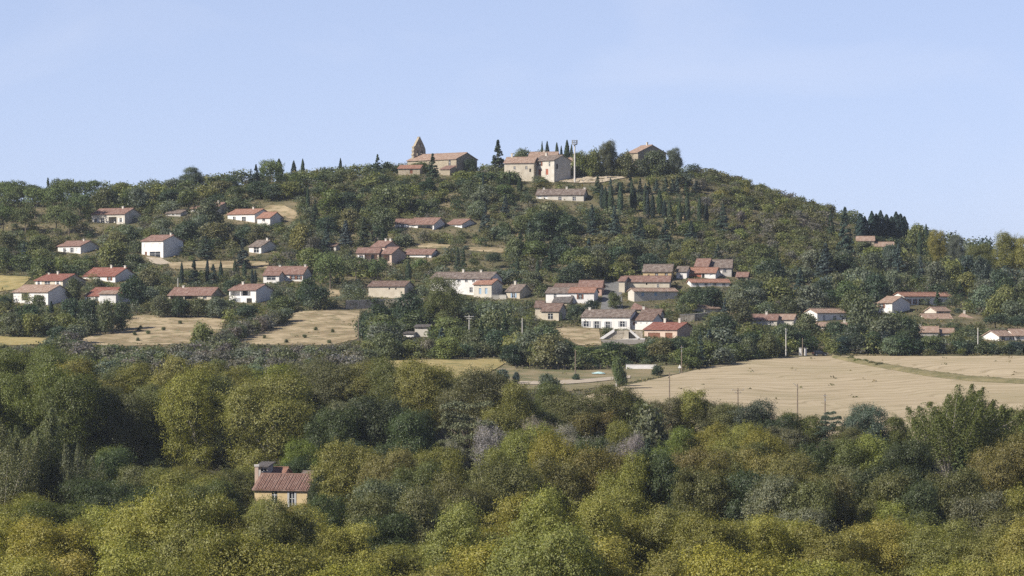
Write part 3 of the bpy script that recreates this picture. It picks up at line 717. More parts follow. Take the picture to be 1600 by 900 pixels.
house('village_house', 'long two-storey house with orange roof, largest at the right', 'house', 'the long orange-roofed house',
      [(1413, 1496, 1396, 463, 456, 480, 'white', 'orange', dict(dp=6.5, side='L', wins=[(.1, 1., .9, 1.6, 'sh_brown'), (.22, 1., .9, 1.6, 'sh_brown'), (.36, .6, 2.6, 2.1, 'porch'), (.5, .6, 1, 2, 'window'), (.75, 1, 1.2, 1.6, 'sh_grey'), (.9, 1, 1, 1.6, 'sh_white')], maxpitch=20))], VG)
house('village_villa', 'beige villa with small upper floor and broad tan roofs', 'villa', 'the beige villa',
      [(1463, 1488, 1447, 486, 480, 496, 'pale', 'tan', dict(dp=5, side='L', wins=[(.35, .5, 2., 1.3, 'porch'), (.8, .5, .8, 1.3, 'window')])),
       (1446, 1490, 1439, 500, 491, 506, 'pale', 'tan', dict(dp=8, dD=-5, side='L', wins=[(.4, .2, 1.4, .8, 'window')])),
       (1493, 1530, 1534, 501, 490, 506, 'pale', 'tan', dict(dp=10, dD=-1, rtype='hip', chim=[(.4, .9)]))], VG)
house('village_house', 'low house with salmon roof half buried in shrubs, lower right', 'house', 'the shrub-buried salmon roof',
      [(1438, 1466, 1468, 519, 511, 526, 'grey', 'tan', dict(dp=9, chim=[(.02, .8)])), (1470, 1490, 1495, 520, 514, 526, 'grey', 'tan', dict(dp=8, dD=2))], VG)
house('village_house', 'white bungalow with beige roof at the right edge above stubble', 'house', 'the right-edge bungalow',
      [(1561, 1586, 1540, 525, 517, 533, 'white', 'tan', dict(dp=7, side='L', wins=[(.3, .3, 1.4, 1.2, 'window'), (.8, .3, 1, 1.2, 'window')])),
       (1585, 1625, 1584, 524, 515, 533, 'white', 'tan', dict(dp=8, dD=3, side='L', wins=W2(2, .5, 1, 1, 'window')))], VG)
house('village_house', 'secluded house with two pale roofs high among the right-hand conifers', 'house', 'the secluded hill house',
      [(1339, 1366, 1368, 376, 370, 390, 'stone', 'tan', dict(dp=8, pv=378)), (1368, 1396, 1400, 385, 379, 396, 'stone', 'tan', dict(dp=8, dD=-3, pv=388, wins=[(.5, .6, 1.2, 1.2, 'window')]))], VG)
# low round-roofed store and small tiled roof next to the street
house('tool_store', 'low store with reddish hipped roof just behind the big white farmhouse', 'store', 'the hipped store',
      [(987, 1010, 1016, 483, 474, 489, 'stone', 'pinkbrown', dict(dp=8, rtype='hip'))])
house('cabin', 'small whitewashed cabin with flat roof below the big leafy tree', 'cabin', 'the whitewashed cabin',
      [(648, 669, 672, 511, 508, 526, 'pale', 'slate', dict(dp=5, rtype='shed', minpitch=6, maxpitch=8, wins=[(.55, 2.2, .4, .5, 'dark')])),
       (630, 646, 647, 521, 519, 529, 'white', 'slate', dict(dp=4, dD=-2, rtype='shed', minpitch=4, maxpitch=6))])
# hilltop
house('hilltop_house', 'long stone hilltop house with central two-storey white front and brown doors', 'house', 'the hilltop house',
      [(833, 866, 892, 250, 243, 273, 'pale', 'greybrown', dict(dp=9, D=1140, wins=[(.32, 3.6, 1.5, 1.6, 'sh_brown'), (.78, 3.4, .8, 1.6, 'window'), (.32, .1, 1.5, 2.2, 'door_redbrown'), (.66, .1, 1.4, 2.2, 'door_redbrown')], gwins=[(.18, 2.2, .9, 2., 'dark')], chim=[(.25, 1.2)])),
       (788, 834, 835, 254, 246, 270, 'cream', 'tan', dict(dp=9, D=1143, wins=[(.35, 1.5, .8, 1., 'window'), (.75, 1.5, .8, 1., 'window'), (.88, .3, .7, 1.3, 'dark')], chim=[(.16, 1.6)])),
       (826, 870, 872, 246, 238, 262, 'cream', 'tan', dict(dp=9, D=1153, chim=[(.5, .6)])),
       (872, 902, 908, 252, 241, 268, 'pale', 'tan', dict(dp=11, D=1156))])
house('hilltop_house', 'square stone house with broad gable at the right end of the hilltop', 'house', 'the square hilltop house',
      [(981, 997, 1042, 238, 227, 268, 'stone', 'tan', dict(dp=13, D=1161, gwins=[(.3, 4, .9, 1.2, 'window'), (.7, 4, .9, 1.2, 'window')], chim=[(.55, 1.2)], wins=[(.5, 3.6, .8, 1.2, 'window')]))])
house('hillside_house', 'long grey-roofed house with arched openings just below the hilltop', 'house', 'the long house under the hilltop',
      [(838, 912, 919, 304, 296, 315, 'pale', 'greybrown', dict(dp=9, wins=[(.07, .4, 1.3, 1.7, 'closed_white'), (.2, .4, 1.3, 1.7, 'closed_white'), (.5, .5, 1.2, 1.3, 'window'), (.8, .5, 1.2, 1.3, 'window')], chim=[(.6, .9), (.12, .6), (.98, .6)]))])

# church with bell wall
Dch = 1158
cr, cP, cv = house('church', 'old stone church with pointed bell wall on the hilltop', 'church', 'the church',
      [(634, 713, 745, 248, 239, 268, 'stone', 'tan', dict(dp=12, D=Dch, wins=[(.865, 2.2, 1.1, 2.2, 'window')], minpitch=15)),
       (622, 656, 659, 263, 258, 272, 'stone', 'orange', dict(dp=5, D=Dch - 6, rtype='shed', maxpitch=20, wins=[(.6, .2, 1.2, 1.6, 'door_brown')])),
       (688, 703, 712, 264, 259, 275, 'stone', 'pinkbrown', dict(dp=5, D=Dch - 6, rtype='shed', maxpitch=20))])
P, W, hw, rise, _d = cv[0]
def bell_wall():
    # outline in (b across the nave, z); stands across the nave at its far end
    a0, a1 = W - 1.4, W - .3
    zb = hw - 1.0; top = hw + 9.6
    b0, b1 = 2.0, 9.4; bm_ = (b0 + b1) / 2
    def edge(z):
        t = (z - zb) / (top - zb)
        k = 1 - .12 * t / .55 if t < .55 else .88 * (1 - ((t - .55) / .45) ** 1.15)
        return max(.08, k) * (b1 - b0) / 2
    holes = [(bm_ - 1.75, bm_ - .55, hw + 1.6, hw + 4.3), (bm_ + .55, bm_ + 1.75, hw + 1.6, hw + 4.3), (bm_ - .5, bm_ + .5, hw + 5.6, hw + 7.2)]
    mb = MB()
    zs = list(np.linspace(zb, top, 34))
    for h in holes: zs += [h[2], h[3]]
    zs = sorted(set(round(z, 3) for z in zs))
    for i in range(len(zs) - 1):
        z0, z1 = zs[i], zs[i + 1]; zm = (z0 + z1) / 2
        cuts = [[bm_ - edge(z0), bm_ - edge(z1)]]
        for h in holes:
            if h[2] < zm < h[3]:
                w = (h[1] - h[0]) / 2; c = (h[0] + h[1]) / 2
                def hwid(z):
                    za = h[3] - w
                    return w if z < za else math.sqrt(max(0, w * w - (z - za) ** 2))
                cuts += [[c - hwid(z0), c - hwid(z1)], [c + hwid(z0), c + hwid(z1)]]
        cuts.append([bm_ + edge(z0), bm_ + edge(z1)])
        cuts.sort(key=lambda q: q[0])
        for j in range(0, len(cuts), 2):
            L, Rr = cuts[j], cuts[j + 1]
            for a in (a0, a1): mb.face([P(a, L[0], z0), P(a, Rr[0], z0), P(a, Rr[1], z1), P(a, L[1], z1)])
            for q in (L, Rr): mb.face([P(a0, q[0], z0), P(a1, q[0], z0), P(a1, q[1], z1), P(a0, q[1], z1)])
    o = mb.build('bell_wall', wallmat('stone'), cr)
    for h in holes[:2]:
        c = (h[0] + h[1]) / 2; am = (a0 + a1) / 2; b_ = MB(); prof = [(.0, .02), (.0, .16), (-.2, .22), (-.55, .30), (-.75, .42), (-.8, .44)]
        zt = h[3] - .35
        rings = [[P(am + r * math.cos(k * math.pi / 5), c + r * math.sin(k * math.pi / 5), zt + dz) for k in range(10)] for dz, r in prof]
        for i in range(len(prof) - 1):
            for k in range(10): b_.face([rings[i][k], rings[i][(k + 1) % 10], rings[i + 1][(k + 1) % 10], rings[i + 1][k]])
        b_.build('bell', mat_plain('bronze', (.14, .10, .05), .5, .8), o)
        b_ = MB(); b_.tube([P(am, h[0], zt + .08), P(am, h[1], zt + .08)], [.06, .06], 5); b_.build('bell_beam', M_WOODPOLE, o)
    for k in range(4):      # stepped quoins on the sunlit edge
        z = hw + .6 + k * 1.5; q = MB(); e = bm_ - edge(z)
        q.box(P, a0 - .05, a1 + .05, e - .28, e + .5, z, z + .6); q.build('quoin', wallmat('stone'), o)
bell_wall()
protect([(632, 213), (660, 213), (660, 250), (632, 250)], Dch)

# yellow house in the wood
yr, yP, yv = house('old_house', 'yellow rendered old house with ribbed tile roof among the trees', 'house', 'the yellow house',
      [(396, 480, 499, 765, 743, 800, 'yellow', 'pinkbrown', dict(dp=8.5, D=500, wins=[(.38, 1.6, 1.0, 1.9, 'window'), (.71, .5, .8, 2.8, 'sh_grey')], rib=True, maxpitch=30)),
       (402, 418, 424, 729, 727, 760, 'grey', 'slate', dict(dp=4, D=508, rtype='shed', minpitch=6, maxpitch=10, wins=[(.62, 1.6, 1.0, 1.4, 'window')])),
       (425, 443, 447, 741, 732, 760, 'rose', 'orange', dict(dp=6, D=510)),
       (470, 490, 498, 746, 741, 770, 'grey', 'greybrown', dict(dp=6, D=509))])
pm = MB(); q = at(401, 728, 507) - yP
pm.box(lambda a, b, z: q + Vector((a, b, z)), -.3, .3, -.3, .3, -4, -.1); ch = pm.build('chimney', wallmat('pink'), yr)
pm = MB(); pm.box(lambda a, b, z: q + Vector((a, b, z)), -.4, .45, -.4, .4, -.097, .25); pm.build('chimney_cap', M_CONCRETE, ch)
protect([(393, 727), (500, 727), (500, 786), (393, 786)], 498)
# red roof glimpsed in the wood
house('garden_house', 'red-walled garden house glimpsed between trees at the wood edge', 'garden house', 'the red garden house',
      [(1038, 1052, 1056, 655, 651, 672, 'brick', 'orange', dict(dp=6, D=640))])

# ------------------------------------------------------------------ walls, poles, mast, car, small things
def wall_thing(name, label, cat, pts, h, mat, th=.4, prot=True, coping=None):
    a = [hit(*p) for p in pts]; root = empty(name, a[0]); P0 = a[0]
    mb = MB(); cb = MB()
    for p, q in zip(a[:-1], a[1:]):
        d = (q - p); L = math.hypot(d.x, d.y); n = max(1, int(L / 4)); u = Vector((d.x / L, d.y / L, 0)); w = Vector((-u.y, u.x, 0))
        for i in range(n):
            s0 = p - P0 + d * (i / n); s1 = p - P0 + d * ((i + 1) / n)
            for t in (-th / 2, th / 2): mb.face([s0 + w * t + Vector((0, 0, -1.5)), s1 + w * t + Vector((0, 0, -1.5)), s1 + w * t + Vector((0, 0, h)), s0 + w * t + Vector((0, 0, h))])
            mb.face([s0 - w * th / 2 + Vector((0, 0, h)), s1 - w * th / 2 + Vector((0, 0, h)), s1 + w * th / 2 + Vector((0, 0, h)), s0 + w * th / 2 + Vector((0, 0, h))])
            k = th / 2 + .06
            cb.face([s0 - w * k + Vector((0, 0, h + .1)), s1 - w * k + Vector((0, 0, h + .1)), s1 + w * k + Vector((0, 0, h + .1)), s0 + w * k + Vector((0, 0, h + .1))])
            for t in (-k, k): cb.face([s0 + w * t + Vector((0, 0, h + .003)), s1 + w * t + Vector((0, 0, h + .003)), s1 + w * t + Vector((0, 0, h + .1)), s0 + w * t + Vector((0, 0, h + .1))])
    mb.build('wall_face', mat, root); cb.build('coping', M_CONCRETE, root)
    tag(root, label, cat)
    if prot: protect([(p[0], p[1] + 1) for p in pts] + [(p[0], p[1] - h * FPX / a[0].y) for p in pts[::-1]], a[0].y)
M_RUBBLE = mat_mottled('rubble_stone', (.30, .26, .20), (.50, .45, .37), .9, .95, .4, 8, (.18, .155, .12), 1.6)
wall_thing('retaining_wall', 'long rubble stone retaining wall below the plain cream barn', 'wall', [(540, 483), (600, 481), (662, 480)], 2.6, M_RUBBLE)
wall_thing('retaining_wall', 'low stone wall along the rocky edge of the hilltop', 'wall', [(884, 272), (950, 271), (1002, 271), (1058, 271)], 1.3, M_RUBBLE)
wall_thing('garden_wall', 'white rendered wall along the lane below the big white farmhouse', 'wall', [(978, 577), (1003, 577), (1026, 577)], 1.2, wallmat('white'), .3)
wall_thing('garden_wall', 'grey stone wall in shade below the tan-roofed garage', 'wall', [(1062, 503), (1085, 502), (1105, 500)], 2.2, M_RUBBLE)
wall_thing('boundary_wall', 'long dim stone boundary wall behind the right-hand stubble field', 'wall', [(1320, 548), (1400, 549), (1490, 550)], 2.2, M_RUBBLE, prot=False)
wall_thing('garden_wall', 'pale low wall joining blue-shuttered house and small cream house', 'wall', [(769, 468), (780, 468), (791, 468)], 1.4, wallmat('pale'), .3)

# garden stair with retaining walls before the big white farmhouse
Pst = hit(966, 530); st = empty('garden_stair', Pst); tag(st, 'white-edged double garden stair and stone terrace below the white farmhouse', 'stair')
s = FPX / Pst.y
def fr(px, py, dd=0.): return at(px, py, Pst.y + dd) - Pst
mb = MB()
mb.face([fr(941, 531), fr(1004, 531), fr(1004, 517), fr(976, 516), fr(958, 517)]); mb.face([fr(941, 531, 3), fr(1004, 531, 3), fr(1004, 517, 3), fr(976, 516, 3), fr(958, 517, 3)])
mb.face([fr(958, 517), fr(976, 516), fr(976, 516, 3), fr(958, 517, 3)]); mb.face([fr(976, 516), fr(1004, 517), fr(1004, 517, 3), fr(976, 516, 3)])
mb.build('terrace_wall', M_RUBBLE, st)
for a, b in (((937, 531), (960, 516)), ((984, 516), (1000, 530)), ((940, 533), (1008, 531))):
    m2 = MB(); p0, p1 = fr(*a, -.45), fr(*b, -.45); up = Vector((0, 0, .45)); bk = Vector((0, .4, 0))
    m2.face([p0 - up, p1 - up, p1 + up, p0 + up]); m2.face([p0 - up + bk, p1 - up + bk, p1 + up + bk, p0 + up + bk]); m2.face([p0 + up, p1 + up, p1 + up + bk, p0 + up + bk]); m2.face([p0 - up, p0 + up, p0 + up + bk, p0 - up + bk]); m2.face([p1 - up, p1 + up, p1 + up + bk, p1 - up + bk])
    m2.build('parapet', wallmat('white'), st)
m2 = MB(); c0 = fr(979, 530, -.25); m2.box(lambda a, b, z: c0 + Vector((a, b, z)), -.6, .6, 0, .2, 0, 2.4); m2.build('pier', wallmat('cream'), st)
m2 = MB(); c0 = fr(987, 530, -.03); m2.box(lambda a, b, z: c0 + Vector((a, b, z)), -1., 1., -.03, .02, 0, 2.1); m2.build('door', M_DARK, st)
protect([(937, 516), (1008, 516), (1008, 533), (937, 533)], Pst.y)
NOGROW.append([((Pst + fr(935, 530)).x, Pst.y - 6), ((Pst + fr(1010, 530)).x, Pst.y - 6), ((Pst + fr(1010, 530)).x, Pst.y + 8), ((Pst + fr(935, 530)).x, Pst.y + 8)])

def pole(label, px, ytop, ybase, mat, arm='none', D=None):
    b = hit(px, ybase) if D is None else Vector(((px - 800) / FPX * D, D, H((px - 800) / FPX * D, D)))
    h = max(5., min(14., CZ + (HOR - ytop) / FPX * b.y - b.z))
    root = empty('utility_pole', b); tag(root, label, 'pole', 'utility poles across the slope')
    mb = MB(); mb.tube([(0, 0, -.6), (0, 0, h)], [.17, .11], 8); mb.build('post', mat, root)
    if arm == 'cross':
        for dz, L in ((.5, 1.3), (1.1, .7)):
            m2 = MB(); m2.box(lambda a, b_, z: Vector((a, b_, z)), -L, L, -.22, -.12, h - dz - .06, h - dz + .06); ar = m2.build('crossarm', mat, root)
            for sx in (-1, 1):
                m3 = MB(); m3.tube([(sx * (L - .12), -.17, h - dz + .062), (sx * (L - .12), -.17, h - dz + .3)], [.06, .05], 6); m3.build('insulator', M_METAL, ar)
    elif arm == 'lamp':
        m2 = MB(); m2.tube([(0, 0, h - .3), (.5, 0, h + .1), (1.6, 0, h + .25)], [.06, .05, .05], 6); ar = m2.build('lamp_arm', M_METAL, root)
        m3 = MB(); m3.box(lambda a, b_, z: Vector((a, b_, z)), 1.5, 2.2, -.15, .15, h + .16, h + .32); m3.build('lamp_head', M_METAL, ar)
    elif arm == 'fork':
        m2 = MB(); m2.tube([(0, 0, h - .6), (-.9, 0, h + .2)], [.06, .05], 6); m2.build('bracket', M_METAL, root)
    elif arm == 'side':
        m2 = MB(); m2.box(lambda a, b_, z: Vector((a, b_, z)), -.4, .5, -.2, -.12, h - .5, h - .4); m2.build('crossarm', M_METAL, root)
        m2 = MB(); m2.box(lambda a, b_, z: Vector((a, b_, z)), -.12, .12, -.3, -.18, h - 1.6, h - 1.1); m2.build('terminal_box', M_METAL, root)
    protect([(px - 3, ytop), (px + 3, ytop), (px + 3, ybase), (px - 3, ybase)], b.y)
pole('pale concrete pole at the crest of the stubble field left of white gateposts', 1228, 513, 557, M_CONCRETE, 'side')
pole('dark wooden pole rising between the two white gateposts', 1254, 529, 556, M_WOODPOLE)
pole('dark pole with crossarms against the stubble, left of the lamp pole', 1153, 606, 650, M_WOODPOLE, 'cross', 665)
pole('tall lamp pole with bent arm against the stubble field', 1246, 600, 650, M_WOODPOLE, 'fork', 665)
pole('short dark pole against the stubble, right of the lamp pole', 1289, 615, 655, M_WOODPOLE, 'side', 662)
pole('thin wooden pole on the stubble field edge above the grey round bush', 1046, 582, 625, M_WOODPOLE, 'none', 690)
pole('wooden pole beside the road sign at the lane bend', 1065, 540, 584, M_WOODPOLE, 'side')
pole('pale pole beside the lone ivy-clad tree in the meadow', 963, 569, 604, M_CONCRETE)
pole('wooden pole with shrub at its foot in the meadow', 899, 546, 594, M_WOODPOLE)
pole('pale pole in front of the hedge right of the cabin', 733, 492, 530, M_CONCRETE, 'cross')
pole('pale pole in the hedge left of the low cream house', 816, 497, 533, M_CONCRETE)
pole('thin dark pole at the right corner of the dry pasture', 560, 496, 536, M_WOODPOLE)
pole('thin pole before the hedge near the right edge of the stubble', 1528, 512, 554, M_CONCRETE)
pole('thin pole left of the columned low house', 278, 434, 462, M_CONCRETE)

# hilltop mast with a ring of aerials
b = at(898, 268, 1138); b.z = H(b.x, b.y); mast = empty('aerial_mast', b); tag(mast, 'tall mast crowned by a ring of aerials on the hilltop', 'mast')
h = CZ + (HOR - 226) / FPX * 1138 - b.z
mb = MB(); mb.tube([(0, 0, -1), (0, 0, h)], [.36, .28], 10); mb.build('post', M_CONCRETE, mast)
mb = MB(); mb.tube([(0, 0, h - .1), (0, 0, h + .25)], [1.0, 1.0], 14); mb.build('platform', M_METAL, mast)
for k in range(8):
    an = k * math.pi / 4; m2 = MB(); m2.box(lambda a, b_, z: Vector((a * math.cos(an) - b_ * math.sin(an), a * math.sin(an) + b_ * math.cos(an), z)), .88, 1.08, -.14, .14, h + .26, h + 1.75); m2.build('aerial', M_METAL, mast)
mb = MB()
for zz in (h + .8, h + 1.5):
    for k in range(14):
        a0, a1 = 2 * math.pi * k / 14, 2 * math.pi * (k + 1) / 14
        mb.tube([(1.14 * math.cos(a0), 1.14 * math.sin(a0), zz), (1.14 * math.cos(a1), 1.14 * math.sin(a1), zz)], [.05, .05], 4)
mb.build('guard_rail', M_METAL, mast)
protect([(890, 218), (906, 218), (906, 262), (890, 262)], 1138)

# gateposts and car at the lane end
for px, lab in ((1250.5, 'left white gatepost flanking a dark pole at the field crest'), (1258.5, 'right white gatepost flanking a dark pole at the field crest')):
    b = hit(px, 555.5); o = empty('gatepost', b); tag(o, lab, 'gatepost', 'white gateposts')
    f = lambda a, b_, z: Vector((a, b_, z))
    m2 = MB(); m2.box(f, -.32, .32, -.3, .3, -.5, 2.0); m2.build('pillar', wallmat('white'), o)
    m2 = MB(); m2.box(f, -.4, .4, -.38, .38, 2.003, 2.15); m2.build('capstone', M_CONCRETE, o)
    protect([(px - 4, 543), (px + 4, 543), (px + 4, 557), (px - 4, 557)], b.y)
def car():
    b = hit(1281, 556.0); o = empty('parked_car', b); o.rotation_euler = (0, 0, R(14)); tag(o, 'black hatchback parked at the lane end beside the gateposts', 'car')
    paint = mat_plain('black_car_paint', (.012, .013, .018), .25, 0, .6); tyre = mat_plain('tyre_rubber', (.02, .02, .02), .8); rim = mat_plain('alloy', (.5, .5, .5), .35, .8)
    prof = [(-2.05, .35), (-2.08, .75), (-1.95, .95), (-1.55, 1.02), (1.0, .95), (1.75, .82), (2.05, .62), (2.05, .35)]
    cab = [(-1.92, .95), (-1.55, 1.42), (-.9, 1.5), (-.1, 1.47), (1.05, .94)]
    def ext(pr, w0, w1, name, mat, zt=None):
        mb = MB()
        for sgn in (-1, 1): mb.face([(x, sgn * (w0 if z < 1.1 else w1), z) for x, z in pr])
        for i in range(len(pr)):
            (x0, z0), (x1, z1) = pr[i], pr[(i + 1) % len(pr)]; a = w0 if z0 < 1.1 else w1; c = w0 if z1 < 1.1 else w1
            mb.face([(x0, -a, z0), (x1, -c, z1), (x1, c, z1), (x0, a, z0)])
        return mb.build(name, mat, o)
    ext(prof, .86, .86, 'body', paint); ext(cab, .80, .62, 'cabin_shell', paint)
    for sgn in (-1, 1):
        for x0, x1, nm in ((-1.5, -.55, 'rear_window'), (-.45, .75, 'front_window')):
            mb = MB(); y0, y1 = sgn * .815, sgn * .655
            xt1 = x1 - (.62 if x1 > 0 else 0); mb.face([(x0, y0, 1.0), (x1, y0, 1.0), (xt1, y1, 1.40), (x0 + .12, y1, 1.40)]); mb.build('side_window', M_GLASS, o)
    mb = MB(); mb.face([(1.03, -.7, .98), (1.03, .7, .98), (-.02, .56, 1.47), (-.02, -.56, 1.47)]); mb.build('windscreen', mat_plain('windscreen_glass', (.25, .28, .3), .05, 0, .9), o)
    for x in (-1.3, 1.3):
        for sgn in (-1, 1):
            mb = MB(); mb.tube([(x, sgn * .70, .31), (x, sgn * .89, .31)], [.31, .31], 16); w = mb.build('wheel', tyre, o)
            mb = MB(); mb.tube([(x, sgn * .88, .31), (x, sgn * .90, .31)], [.19, .19], 12); mb.build('rim', rim, w)
    for sgn in (-1, 1):
        mb = MB(); mb.box(lambda a, b_, z: Vector((a, b_, z)), 1.98, 2.07, sgn * .65 - .16, sgn * .65 + .16, .6, .74); mb.build('headlight', M_DOOR['white'], o)
        mb = MB(); mb.box(lambda a, b_, z: Vector((a, b_, z)), -2.1, -2.0, sgn * .68 - .12, sgn * .68 + .12, .72, .92); mb.build('tail_light', M_DOOR['redbrown'], o)
    protect([(1268, 544), (1294, 544), (1294, 557), (1268, 557)], b.y)
car()
q0, q1 = hit(1240, 556), hit(1300, 556); NOGROW.append([(q0.x, q0.y - 14), (q1.x, q1.y - 14), (q1.x, q1.y + 7), (q0.x, q0.y + 7)])
protect([(1240, 538), (1300, 538), (1300, 557), (1240, 557)], q0.y)
b = hit(1062, 583); sg = empty('road_sign', b); tag(sg, 'small white triangular road sign at the lane bend', 'sign')
m2 = MB(); m2.tube([(0, 0, -.3), (0, 0, 1.9)], [.04, .04], 6); m2.build('post', M_METAL, sg)
m2 = MB(); m2.face([(-.5, -.06, 1.3), (.5, -.06, 1.3), (0, -.06, 2.2)]); m2.face([(-.5, -.04, 1.3), (.5, -.04, 1.3), (0, -.04, 2.2)]); m2.build('plate', M_DOOR['white'], sg)
b = hit(935, 585); tp = empty('tarpaulin', b); tag(tp, 'pale turquoise tarpaulin lying in the meadow', 'tarpaulin')
V = []
for i in range(8):
    for j in range(6): V.append((-1.7 + i * .49 + rng.normal() * .07, -1.8 + j * .72, .18 + .45 * math.sin(math.pi * i / 7) * math.sin(math.pi * j / 5) + abs(rng.normal()) * .08))
ix = np.arange(48).reshape(8, 6)
link('sheet', mesh_np('sheet', V, np.stack([ix[:-1, :-1], ix[1:, :-1], ix[1:, 1:], ix[:-1, 1:]], -1).reshape(-1, 4), mat_plain('turquoise_plastic', (.45, .62, .60), .5), True), tp)
protect([(926, 580), (944, 580), (944, 587), (926, 587)], b.y)

b = hit(806, 579); fe = empty('wire_fence', b); tag(fe, 'wire fence on thin wooden posts along the top of the meadow', 'fence')
pts = [hit(px, 578.5) for px in np.arange(806, 962, 11)]
for p_ in pts:
    m2 = MB(); q = p_ - b; m2.tube([(q.x, q.y, q.z - .3), (q.x, q.y, q.z + 1.3)], [.07, .06], 6); m2.build('post', M_WOODPOLE, fe)
for hz_ in (.6, 1.1):
    m2 = MB(); m2.tube([tuple(p_ - b + Vector((0, -.08, hz_))) for p_ in pts], [.012] * len(pts), 4); m2.build('wire', M_METAL, fe)

# ------------------------------------------------------------------ tree prototypes
def unit(v): return v / np.maximum(np.linalg.norm(v, axis=1, keepdims=True), 1e-6)
def leaves(P, N, size, asp=.8):
    """pointed leaf sprays: one small four-cornered blade each"""
    n = len(P); N = unit(N)
    t = unit(np.cross(N, rng.normal(size=(n, 3)))); b = np.cross(N, t)
    s = (size * rng.uniform(.6, 1.35, (n, 1)))
    fold = N * s * rng.uniform(-.25, .25, (n, 1))
    V = np.stack([P - t * s * .5, P + b * s * asp * .4 + fold, P + t * s * .55, P - b * s * asp * .4 + fold], 1).reshape(-1, 3)
    return V
def quads(V): return np.arange(len(V)).reshape(-1, 4)
def dirs(n): return unit(rng.normal(size=(n, 3)))

def crown_lobes(C, Rr, n, leaf, squash=.85, rag=.16, nz=.42, shoots=0):
    """leaves on the skins of many overlapping lobes; C (k,3), Rr (k,)"""
    k = len(C); w = Rr ** 2; w = w / w.sum(); per = 11
    nt_ = max(8, n // per)
    which = rng.choice(k, nt_, p=w); d = dirs(nt_)
    d[:, 2] = np.where((d[:, 2] < -.35) & (rng.random(nt_) < .7), -d[:, 2], d[:, 2])
    rad = Rr[which] * (1 - np.abs(rng.normal(0, rag, nt_)) + .26 * np.abs(rng.normal(size=nt_)) * (rng.random(nt_) < .4))
    P = C[which] + d * rad[:, None] * np.array([1, 1, squash])
    keep = np.ones(nt_, bool)       # drop what lies deep inside another lobe
    for j in range(k):
        dd = (P - C[j]) / np.array([1, 1, squash])
        keep &= ~((np.linalg.norm(dd, axis=1) < Rr[j] * .72) & (which != j))
    P = P[keep]; d = d[keep]
    if shoots:      # leafy shoots reaching out of the crown
        pick = rng.choice(len(P), shoots); L_ = rng.uniform(.5, 1.7, shoots); dv = unit(d[pick] + np.array([0, 0, .55]) + .35 * rng.normal(size=(shoots, 3)))
        for q in (.35, .7, 1.0): P = np.concatenate([P, P[pick] + dv * (L_ * q)[:, None]]); d = np.concatenate([d, dv])
    P = P.repeat(per, 0); d = d.repeat(per, 0)
    P = P + rng.normal(size=P.shape) * max(leaf, .38) * np.array([1.0, 1.0, .8])
    return leaves(P, d + nz * rng.normal(size=d.shape), leaf)

def trunk_mesh(name, h, r, tips, mat, fork=.4, lean=(0, 0)):
    mb = MB(); top = h * fork
    a = np.array([lean[0] * .5, lean[1] * .5, top])
    mb.tube([(0, 0, -1.2), (0, 0, .3), tuple(a * np.array([.5, .5, .5])), tuple(a)], [r * 1.35, r, r * .85, r * .7], 8)
    for t in tips:
        t = np.array(t); m = a + (t - a) * .5 + rng.normal(size=3) * .04 * h * .5; m[2] += .03 * h
        mb.tube([tuple(a - np.array([0, 0, .2])), tuple(m), tuple(t)], [r * .45, r * .28, r * .08], 5)
    return mb.mesh(name, mat)

PROTO = {}
def add_proto(kind, crown_V, trunk_me, w, h, mat):
    PROTO.setdefault(kind, []).append((mesh_np(kind + '_crown', crown_V, quads(crown_V), mat), trunk_me, w, h))

def skirted(w, h, nl, lob, squash):
    C = []; Rr = []
    for i in range(nl):
        rr = rng.uniform(*lob) * w / 2; a = rng.uniform(0, 2 * math.pi)
        z = rng.uniform(.12, .80) * h; prof = math.sqrt(max(.05, 1 - ((z - .30 * h) / (.66 * h)) ** 2))
        r = max(0, w / 2 * prof * rng.uniform(.75, 1.08) - rr * .8) * math.sqrt(rng.uniform(.25, 1))
        C.append((r * math.cos(a), r * math.sin(a), z)); Rr.append(rr)
    C = np.array(C); Rr = np.array(Rr); C[:, 2] += h - (C[:, 2] + Rr * squash).max()
    return C, Rr
def broad(kind, w, h, nl, n, leaf, lob=(.24, .42), base=.18, bark=M_BARK, nv=4, squash=.85, shape=1.0):
    if kind in ('round', 'shrub'):
        for _ in range(nv):
            C, Rr = skirted(w, h, nl, lob, squash)
            V = crown_lobes(C, Rr, n, leaf, squash, .2)
            add_proto(kind, V, trunk_mesh(kind + '_trunk', h, w * .02 + .05, [C[i] for i in range(6)], bark, .3), w, h, M_LEAF)
        return
    for _ in range(nv):
        Rw = w / 2; zc = h * (base + 1) / 2; Rz = h * (1 - base) / 2
        C = []; Rr = []
        for i in range(nl):
            d = dirs(1)[0]; r = rng.uniform(.45, .92) if i > 2 else rng.uniform(0, .3)
            rr = rng.uniform(*lob) * Rw * (1.35 if i <= 2 else 1)
            if d[2] < -.4: rr *= .8
            c = np.array([d[0] * (Rw - rr * .75) * min(1, r / .7), d[1] * (Rw - rr * .75) * min(1, r / .7), zc + d[2] * (Rz - rr * .75) * r / .78])
            C.append(c); Rr.append(rr)
        C = np.array(C); Rr = np.array(Rr)
        C[:, 2] += h - (C[:, 2] + Rr * squash).max()
        V = crown_lobes(C, Rr, n, leaf, squash, shoots=150 if kind == 'plane' else 90)
        tips = [C[i] for i in rng.choice(nl, min(nl, 7), replace=False)]
        add_proto(kind, V, trunk_mesh(kind + '_trunk', h, w * .022 + .06, tips, bark, .38), w, h, M_LEAF)

